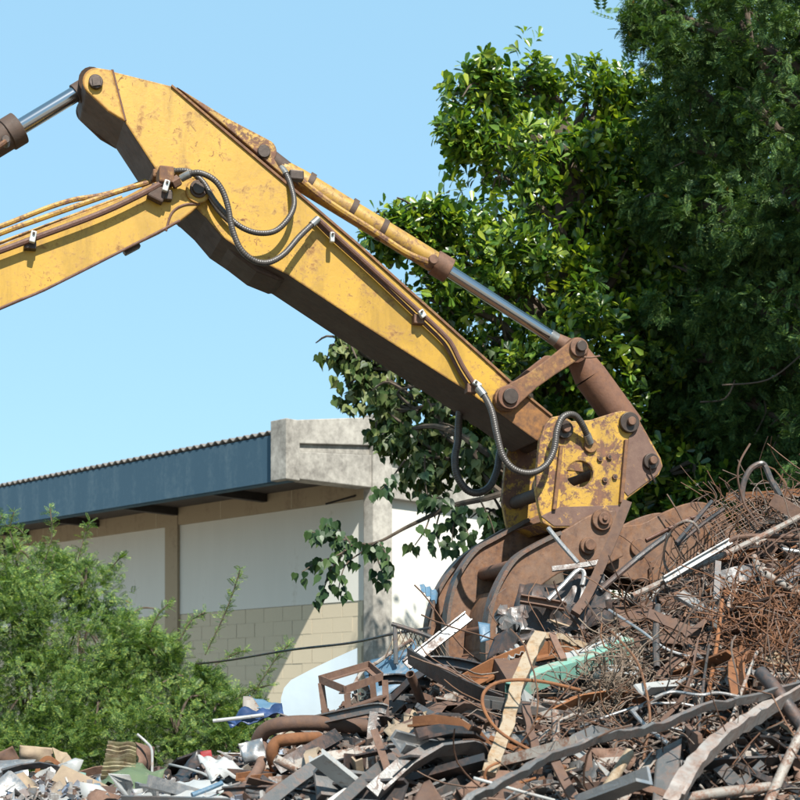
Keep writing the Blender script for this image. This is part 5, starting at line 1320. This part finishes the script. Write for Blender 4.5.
for nm, lb, q, mt, am in ls:
    Ys = [8.9 - max(0, (y - 770)) * .03 for x, y in q]
    sheet(nm, lb, 'sheet', quad(q, Ys), SM[mt], amp=am, freq=6, nx=12)
sheet('ribbed_bale', 'upright crumpled olive and brown ribbed panel at the left end of the heap', 'panel', quad([(101, 780), (108, 738), (136, 742), (136, 780)], [8.8, 8.95, 8.95, 8.8]), worn('ribbed_olive', (.30, .27, .14), rust=(.17, .10, .055), amount=.5, scale=10, rough=.7, sharp=.1, rust2=(.40, .36, .25)), nx=56, ny=10, amp=.05, freq=6, ribs=9, ribamp=.035)
sheet('ribbed_bale', 'crumpled brown side of the ribbed panel, with a white rod bent round it', 'panel', quad([(136, 742), (152, 748), (152, 778), (136, 780)], [8.97, 9.1, 9.0, 8.82]), SM['rust'], nx=6, ny=14, amp=.05, freq=7)
rod('bent_rod', 'thin white rod bent round the ribbed panel', 'rod', at([(137, 734, 8.9), (147, 743, 8.9), (152, 751, 8.85), (152, 774, 8.8)]), pxm(1.4), SM['white'], world=True, n=3)
bar('steel_strip', 'bent rusty strip arched like a hoop among the tan boards', 'strip', at([(36, 778, 8.7), (40, 764, 8.7), (48, 758, 8.7), (58, 764, 8.7), (68, 774, 8.7)]), s_flat(.025, .008), SM['orange'], world=True)
rod('green_rod', 'pale green rod lying at the heap foot', 'rod', at([(205, 804, 7.6), (228, 792, 7.7), (252, 783, 7.8)]), pxm(2.2, 7.7), SM['teal'], world=True)
rod('blue_tube', 'blue and white tube lying on the flat grey panel', 'tube', at([(192, 795, 7.6), (208, 789, 7.65), (222, 783, 7.7)]), pxm(2.6, 7.7), SM['blue'], world=True)

# ------------------------------------------------------------------ loose pieces, many of each kind
def tmpl(fn):
    b = MB(); fn(b); me = bpy.data.meshes.new('piece'); me.from_pydata(b.v, [], b.f)
    bm = bmesh.new(); bm.from_mesh(me); bmesh.ops.recalc_face_normals(bm, faces=bm.faces); bm.to_mesh(me); bm.free(); return me
def curve_path(ln, bend, n=5):
    a = random.uniform(0, 6.28); return [Vector((ln * (i / n - .5), bend * math.cos(a) * math.sin(math.pi * i / n), bend * math.sin(a) * math.sin(math.pi * i / n))) for i in range(n + 1)]
def crumple(ln, wd, amp):
    sd = random.uniform(0, 90); rows = []
    for j in range(6):
        rows.append([Vector((ln * (i / 7 - .5), wd * (j / 5 - .5), 0)) + Vector((random.gauss(0, .012), random.gauss(0, .012), noise.noise(Vector((i * .33 + sd, j * .36, 0))) * amp * 2.4)) for i in range(8)])
    b = MB(); b.grid(rows); top = b.v[:]; nt_ = len(top); ff = b.f[:]
    for v in top: b.v.append((v[0], v[1], v[2] - .005))
    for f in ff: b.face([nt_ + k for k in f][::-1])
    for k in range(7):
        b.face((k, k + 1, nt_ + k + 1, nt_ + k)); b.face((40 + k, 41 + k, nt_ + 41 + k, nt_ + 40 + k))
    for k in range(5):
        b.face((k * 8, k * 8 + 8, nt_ + k * 8 + 8, nt_ + k * 8)); b.face((k * 8 + 7, k * 8 + 15, nt_ + k * 8 + 15, nt_ + k * 8 + 7))
    return b
KIND = {
    'angle_iron': lambda: tmpl(lambda b: b.section(curve_path(random.uniform(.35, .8), random.uniform(.01, .12)), s_angle(random.uniform(.025, .05)), twist=random.uniform(-.5, .5))),
    'flat_bar': lambda: tmpl(lambda b: b.section(curve_path(random.uniform(.3, .8), random.uniform(.02, .16)), s_flat(random.uniform(.03, .07), random.uniform(.006, .014)), twist=random.uniform(-.8, .8))),
    'steel_pipe': lambda: tmpl(lambda b: open_tube(b, curve_path(random.uniform(.35, .9), random.uniform(0, .06), 3), random.uniform(.010, .022), 9)),
    'steel_channel': lambda: tmpl(lambda b: b.section(curve_path(random.uniform(.4, .8), random.uniform(0, .05)), s_chan(random.uniform(.05, .09), .03), twist=random.uniform(-.3, .3))),
    'steel_rod': lambda: tmpl(lambda b: b.tube(curve_path(random.uniform(.5, 1.2), random.uniform(.02, .2), 8), random.uniform(.006, .011), 6)),
    'metal_sheet': lambda: (lambda m: m)(tmpl(lambda b: b.__dict__.update(crumple(random.uniform(.25, .5), random.uniform(.16, .3), random.uniform(.04, .12)).__dict__))),
    'steel_plate': lambda: tmpl(lambda b: b.section(curve_path(random.uniform(.18, .4), random.uniform(0, .02), 3), s_flat(random.uniform(.10, .2), .01))),
    'metal_scrap': lambda: tmpl(lambda b: b.__dict__.update(crumple(random.uniform(.08, .18), random.uniform(.06, .12), random.uniform(.03, .06)).__dict__)),
}
WORD = {'rust': 'dark rusty', 'orange': 'orange rusty', 'grey': 'dull grey', 'dark': 'dark blackened', 'pale': 'pale flaking', 'white': 'white painted', 'silver': 'shiny silver', 'blue': 'blue painted', 'tan': 'tan', 'teal': 'teal painted'}
NOUN = {'angle_iron': ('angle iron', 'loose angle irons'), 'flat_bar': ('flat bar', 'loose flat bars'), 'steel_pipe': ('short pipe', 'loose pipes'), 'steel_channel': ('channel offcut', 'loose channels'), 'steel_rod': ('bent thin rod', 'loose rods'), 'metal_sheet': ('crumpled sheet piece', 'loose crumpled sheets'), 'steel_plate': ('plate offcut', 'loose plates'), 'metal_scrap': ('hand-sized crumpled scrap', 'small crumpled scraps')}
TM_ = {}
for kd in KIND:
    TM_[kd] = [KIND[kd]() for i in range(7)]
meshes = {}
def zone(px):
    if px < 255: return 'left'
    if px < 490: return 'mid'
    return 'right'
MIX = {'left': (dict(metal_sheet=6, metal_scrap=7, steel_plate=3, flat_bar=2, steel_rod=1, angle_iron=1, steel_pipe=1, steel_channel=1), dict(white=5, silver=4, grey=4, dark=3, rust=3, blue=1.2, tan=2, pale=2)),
       'mid': (dict(angle_iron=4, flat_bar=5, steel_channel=4, steel_plate=4, metal_sheet=2, steel_rod=2, steel_pipe=1.5, metal_scrap=4), dict(dark=5.5, grey=7, rust=5, pale=4, silver=1.4, white=.8, orange=.6, tan=.6)),
       'right': (dict(steel_rod=4, steel_pipe=1.8, flat_bar=6, angle_iron=5, steel_plate=2, metal_sheet=2, steel_channel=2, metal_scrap=6), dict(rust=9, orange=3, dark=2.5, grey=3.5, pale=5, silver=1.6, white=1.5, tan=1.2))}
def pick(d):
    k = list(d); return random.choices(k, [d[q] for q in k])[0]
MARKS = [(25, 755, 'crumpled tan board'), (35, 780, 'charcoal sheet'), (60, 765, 'hoop-shaped rusty strip'), (80, 778, 'small teal board'), (120, 760, 'upright ribbed panel'), (130, 783, 'olive green sheet'), (75, 795, 'white channel-edged panel'), (150, 800, 'long white curving sheet'), (205, 797, 'flat light grey panel'), (215, 768, 'crumpled car body panel'), (250, 752, 'leaning flattened panel'), (250, 716, 'blue tarpaulin'), (310, 695, 'tall white sheet'), (350, 700, 'rusty box frame'), (310, 724, 'thick curved pipe'), (295, 742, 'orange pipe elbow'), (245, 787, 'short fat pipe'), (350, 715, 'light grey channel'), (292, 785, 'wide grey plate strip'), (386, 768, 'steep narrow rusty bar'), (412, 742, 'long grey flat bar'), (440, 640, 'channel leaning on the grapple'), (460, 694, 'broad blue-grey beam'), (455, 666, 'level dark beam'), (415, 688, 'rusty pipe stub'), (435, 724, 'ragged torn brown sheet'), (460, 752, 'dark ribbed cladding'), (405, 640, 'mesh railing'), (508, 655, 'crumpled white sheet'), (512, 620, 'dark grey casting'), (515, 705, 'peeling timber post'), (570, 672, 'teal box beam'), (612, 702, 'grey-brown wire nest'), (550, 765, 'long dark bent beam'), (615, 778, 'splintered pole end'), (667, 775, 'upright grey plate'), (738, 742, 'wide curved beam'), (788, 765, 'leaning cream pipe'), (715, 795, 'level flaking pipe'), (650, 715, 'vee of bent conduit'), (716, 655, 'upright orange rod'), (657, 638, 'upright open-ended tube'), (625, 635, 'brown dished plates'), (768, 650, 'orange wire nest'), (790, 708, 'black burnt pipe'), (695, 565, 'bright white channel'), (780, 530, 'long pale pipe'), (762, 480, 'grey tube arch'), (732, 520, 'welded wire mesh'), (740, 577, 'dark blue-grey panel'), (786, 620, 'pinkish brown channel'), (605, 555, 'bar leaning on the grapple'), (570, 572, 'grapple mouth'), (690, 540, 'sunken grapple jaw'), (830, 560, 'steep right flank of the heap'), (830, 700, 'lower right flank of the heap'), (-30, 785, 'low outer end of the heap')]
def size_word(kd, me, k):
    dx = [k * max(v.co[i] for v in me.vertices) - k * min(v.co[i] for v in me.vertices) for i in range(3)]
    ln = max(dx); bow = sorted(dx)[1]
    a = 'long' if ln > .62 else 'short' if ln < .42 else 'medium-length'
    if kd in ('metal_sheet', 'steel_plate', 'metal_scrap'): a = 'large' if ln > .42 else 'small' if ln < .22 else 'mid-sized'
    bent = ' bowed' if (kd in ('angle_iron', 'flat_bar', 'steel_pipe', 'steel_channel') and bow > .1) else ''
    return a + bent
USED = set()
count = {}
def scatter(n, x0, x1, y0, y1):
    done = 0; tries = 0
    while done < n and tries < n * 20:
        tries += 1
        px = random.uniform(x0, x1); rid = interp(px, RIDGE); top = rid - 6
        py = random.uniform(max(y0, top), y1)
        if py < top: continue
        if (268 < px < 352 and py < 728) or (600 < px < 720 and py < rid + 16): continue
        if random.random() < .9 and any(abs(px - hx_) < 9 and abs(py - hy_) < 9 for hx_, hy_ in HERO): continue
        p = on_mound(px, max(py, rid + 4), 0)
        kinds, cols = MIX[zone(px)]
        kd = pick(kinds); cl = pick(cols)
        if count.get(kd, 0) > 230: continue
        count[kd] = count.get(kd, 0) + 1
        i = random.randrange(7); key = (kd, i, cl)
        if key not in meshes:
            m = TM_[kd][i].copy(); m.materials.clear(); m.materials.append(SM[cl])
            if kd in ('steel_pipe', 'steel_rod', 'metal_sheet', 'metal_scrap'): m.polygons.foreach_set('use_smooth', [kd != 'metal_scrap' or True] * len(m.polygons))
            meshes[key] = m
        o = bpy.data.objects.new(kd, meshes[key]); col.objects.link(o)
        lift = random.uniform(-.08, .03) if kd != 'metal_scrap' else random.uniform(-.02, .04)
        o.location = p + Vector((0, -.25, .95)) * lift
        # long pieces lie roughly along the slope, tilted at random
        el = random.gauss(0, .22); azm = random.uniform(-1.25, 1.25) if random.random() < .8 else random.uniform(-math.pi, math.pi)
        R = Matrix.Rotation(azm, 4, 'Z') @ Matrix.Rotation(el, 4, 'Y') @ Matrix.Rotation(random.gauss(.5, .7), 4, 'X')
        o.rotation_euler = R.to_euler()
        sc_ = random.choice((.7, .9, 1.1, 1.2, 1.5, 1.9)) * (.72 if kd in ('metal_sheet', 'steel_plate') else .62 if kd in ('steel_rod', 'steel_pipe') else 1) if kd != 'metal_scrap' else random.uniform(.6, 1.3)
        o.scale = (sc_, sc_ * random.uniform(.8, 1.1), sc_ * random.uniform(.8, 1.1))
        near_ = sorted(MARKS, key=lambda q: (q[0] - px) ** 2 + (q[1] - py) ** 2); mk_ = near_[0][2]
        lb = size_word(kd, TM_[kd][i], sc_) + ' ' + WORD[cl] + ' ' + NOUN[kd][0] + ' beside the ' + mk_
        for alt in near_[1:4]:
            if lb not in USED: break
            lb = lb.split(', towards')[0] + ', towards the ' + alt[2]
        if len(lb.split()) > 16: lb = lb.split(', towards')[0]
        USED.add(lb)
        tag(o, lb, {'angle_iron': 'angle iron', 'flat_bar': 'bar', 'steel_pipe': 'pipe', 'steel_channel': 'channel', 'steel_rod': 'rod', 'metal_sheet': 'sheet', 'steel_plate': 'plate', 'metal_scrap': 'scrap'}[kd], WORD[cl] + ' ' + NOUN[kd][1] + ' on the heap')
        done += 1
scatter(160, -60, 255, 730, 815)
scatter(190, 255, 490, 600, 815)
scatter(450, 490, 860, 440, 815)

# ------------------------------------------------------------------ wire tangle and fragments (uncountable)
def wire_mass(name, n, area, mat, rad, ln, lab, curl=1.0, lift=.16):
    b = MB()
    for i in range(n):
        px, py = area(); rid = interp(px, RIDGE)
        p = on_mound(px, max(py, rid + 2), 0) + Vector((0, -.2, .9)) * random.uniform(0, lift)
        d = Vector((random.gauss(0, 1), random.gauss(0, .6), random.gauss(.1, .6))).normalized(); ax = Vector((random.gauss(0, 1), random.gauss(0, 1), random.gauss(0, 1))).normalized()
        pts = [p]; L_ = random.uniform(*ln); ns = 9; cv = random.gauss(0, curl)
        for k in range(ns):
            d = (Matrix.Rotation(cv * 3.2 / ns + random.gauss(0, .18) + (random.gauss(0, .9) if random.random() < .15 else 0), 3, ax) @ d)
            q = pts[-1] + d * (L_ / ns); g_ = mound_h(q.x, q.y)
            if q.z < g_ - .03: d.z = abs(d.z)
            pts.append(q)
        b.tube(pts, rad[0] + (rad[1] - rad[0]) * random.random() ** 2, 4, caps=False)
    o = b.build(name, mat, smooth=True); tag(o, lab, 'wire', kind='stuff'); return o
def ar(x0, x1, y0, y1):
    def f():
        px = random.uniform(x0, x1); t = interp(px, RIDGE); return px, random.uniform(max(y0, t - 4), max(y0, t) + (y1 - max(y0, t)) * 1.0)
    return f
wire_mass('wire_tangle', 400, ar(610, 850, 440, 700), SM['wire'], (.002, .0065), (.2, .7), 'tangled rusty wire spread over the upper heap', 1.0, .11)
wire_mass('wire_tangle', 240, ar(480, 850, 640, 815), SM['wire'], (.0028, .005), (.25, .8), 'tangled rusty wire spread over the lower heap', .8, .14)
def gauss_area(cx, cy, sx, sy): return lambda: (random.gauss(cx, sx), random.gauss(cy, sy))
wire_mass('wire_nest', 330, gauss_area(768, 650, 24, 24), SM['orange_wire'], (.003, .005), (.15, .5), 'dense orange rusty wire nest right of the bent conduit', 2.0, .22)
wire_mass('wire_nest', 420, gauss_area(612, 702, 17, 17), SM['grey_wire'], (.0025, .0048), (.12, .36), 'dense grey-brown wire nest below the teal beam', 2.4, .26)
wire_mass('wire_nest', 140, gauss_area(770, 520, 22, 22), SM['wire'], (.003, .005), (.15, .4), 'springy rusty wire sticking up along the heap crest', 1.8, .16)

def chips(name, n, x0, x1, y0, y1, mat, lab, s0, s1):
    b = MB()
    for i in range(n):
        px = random.uniform(x0, x1); rid = interp(px, RIDGE); py = random.uniform(max(y0, rid + 2), y1)
        p = on_mound(px, py, random.uniform(.0, .06)); s = random.uniform(s0, s1)
        R = Matrix.Rotation(random.uniform(0, 6.28), 3, Vector((random.gauss(0, 1), random.gauss(0, 1), random.gauss(0, 1))).normalized())
        b.box(p, (s * random.uniform(.6, 2.6), s * random.uniform(.4, 1.2), s * random.uniform(.08, .4)), R=R)
    o = b.build(name, mat); tag(o, lab, 'fragments', kind='stuff')
chips('scrap_fragments', 1300, -60, 300, 740, 815, SM['chips_pale'], 'pale scrap fragments strewn over the low end of the heap', .02, .05)
chips('scrap_fragments', 5200, 280, 860, 450, 815, SM['chips'], 'rusty scrap fragments strewn over the high end of the heap', .018, .05)
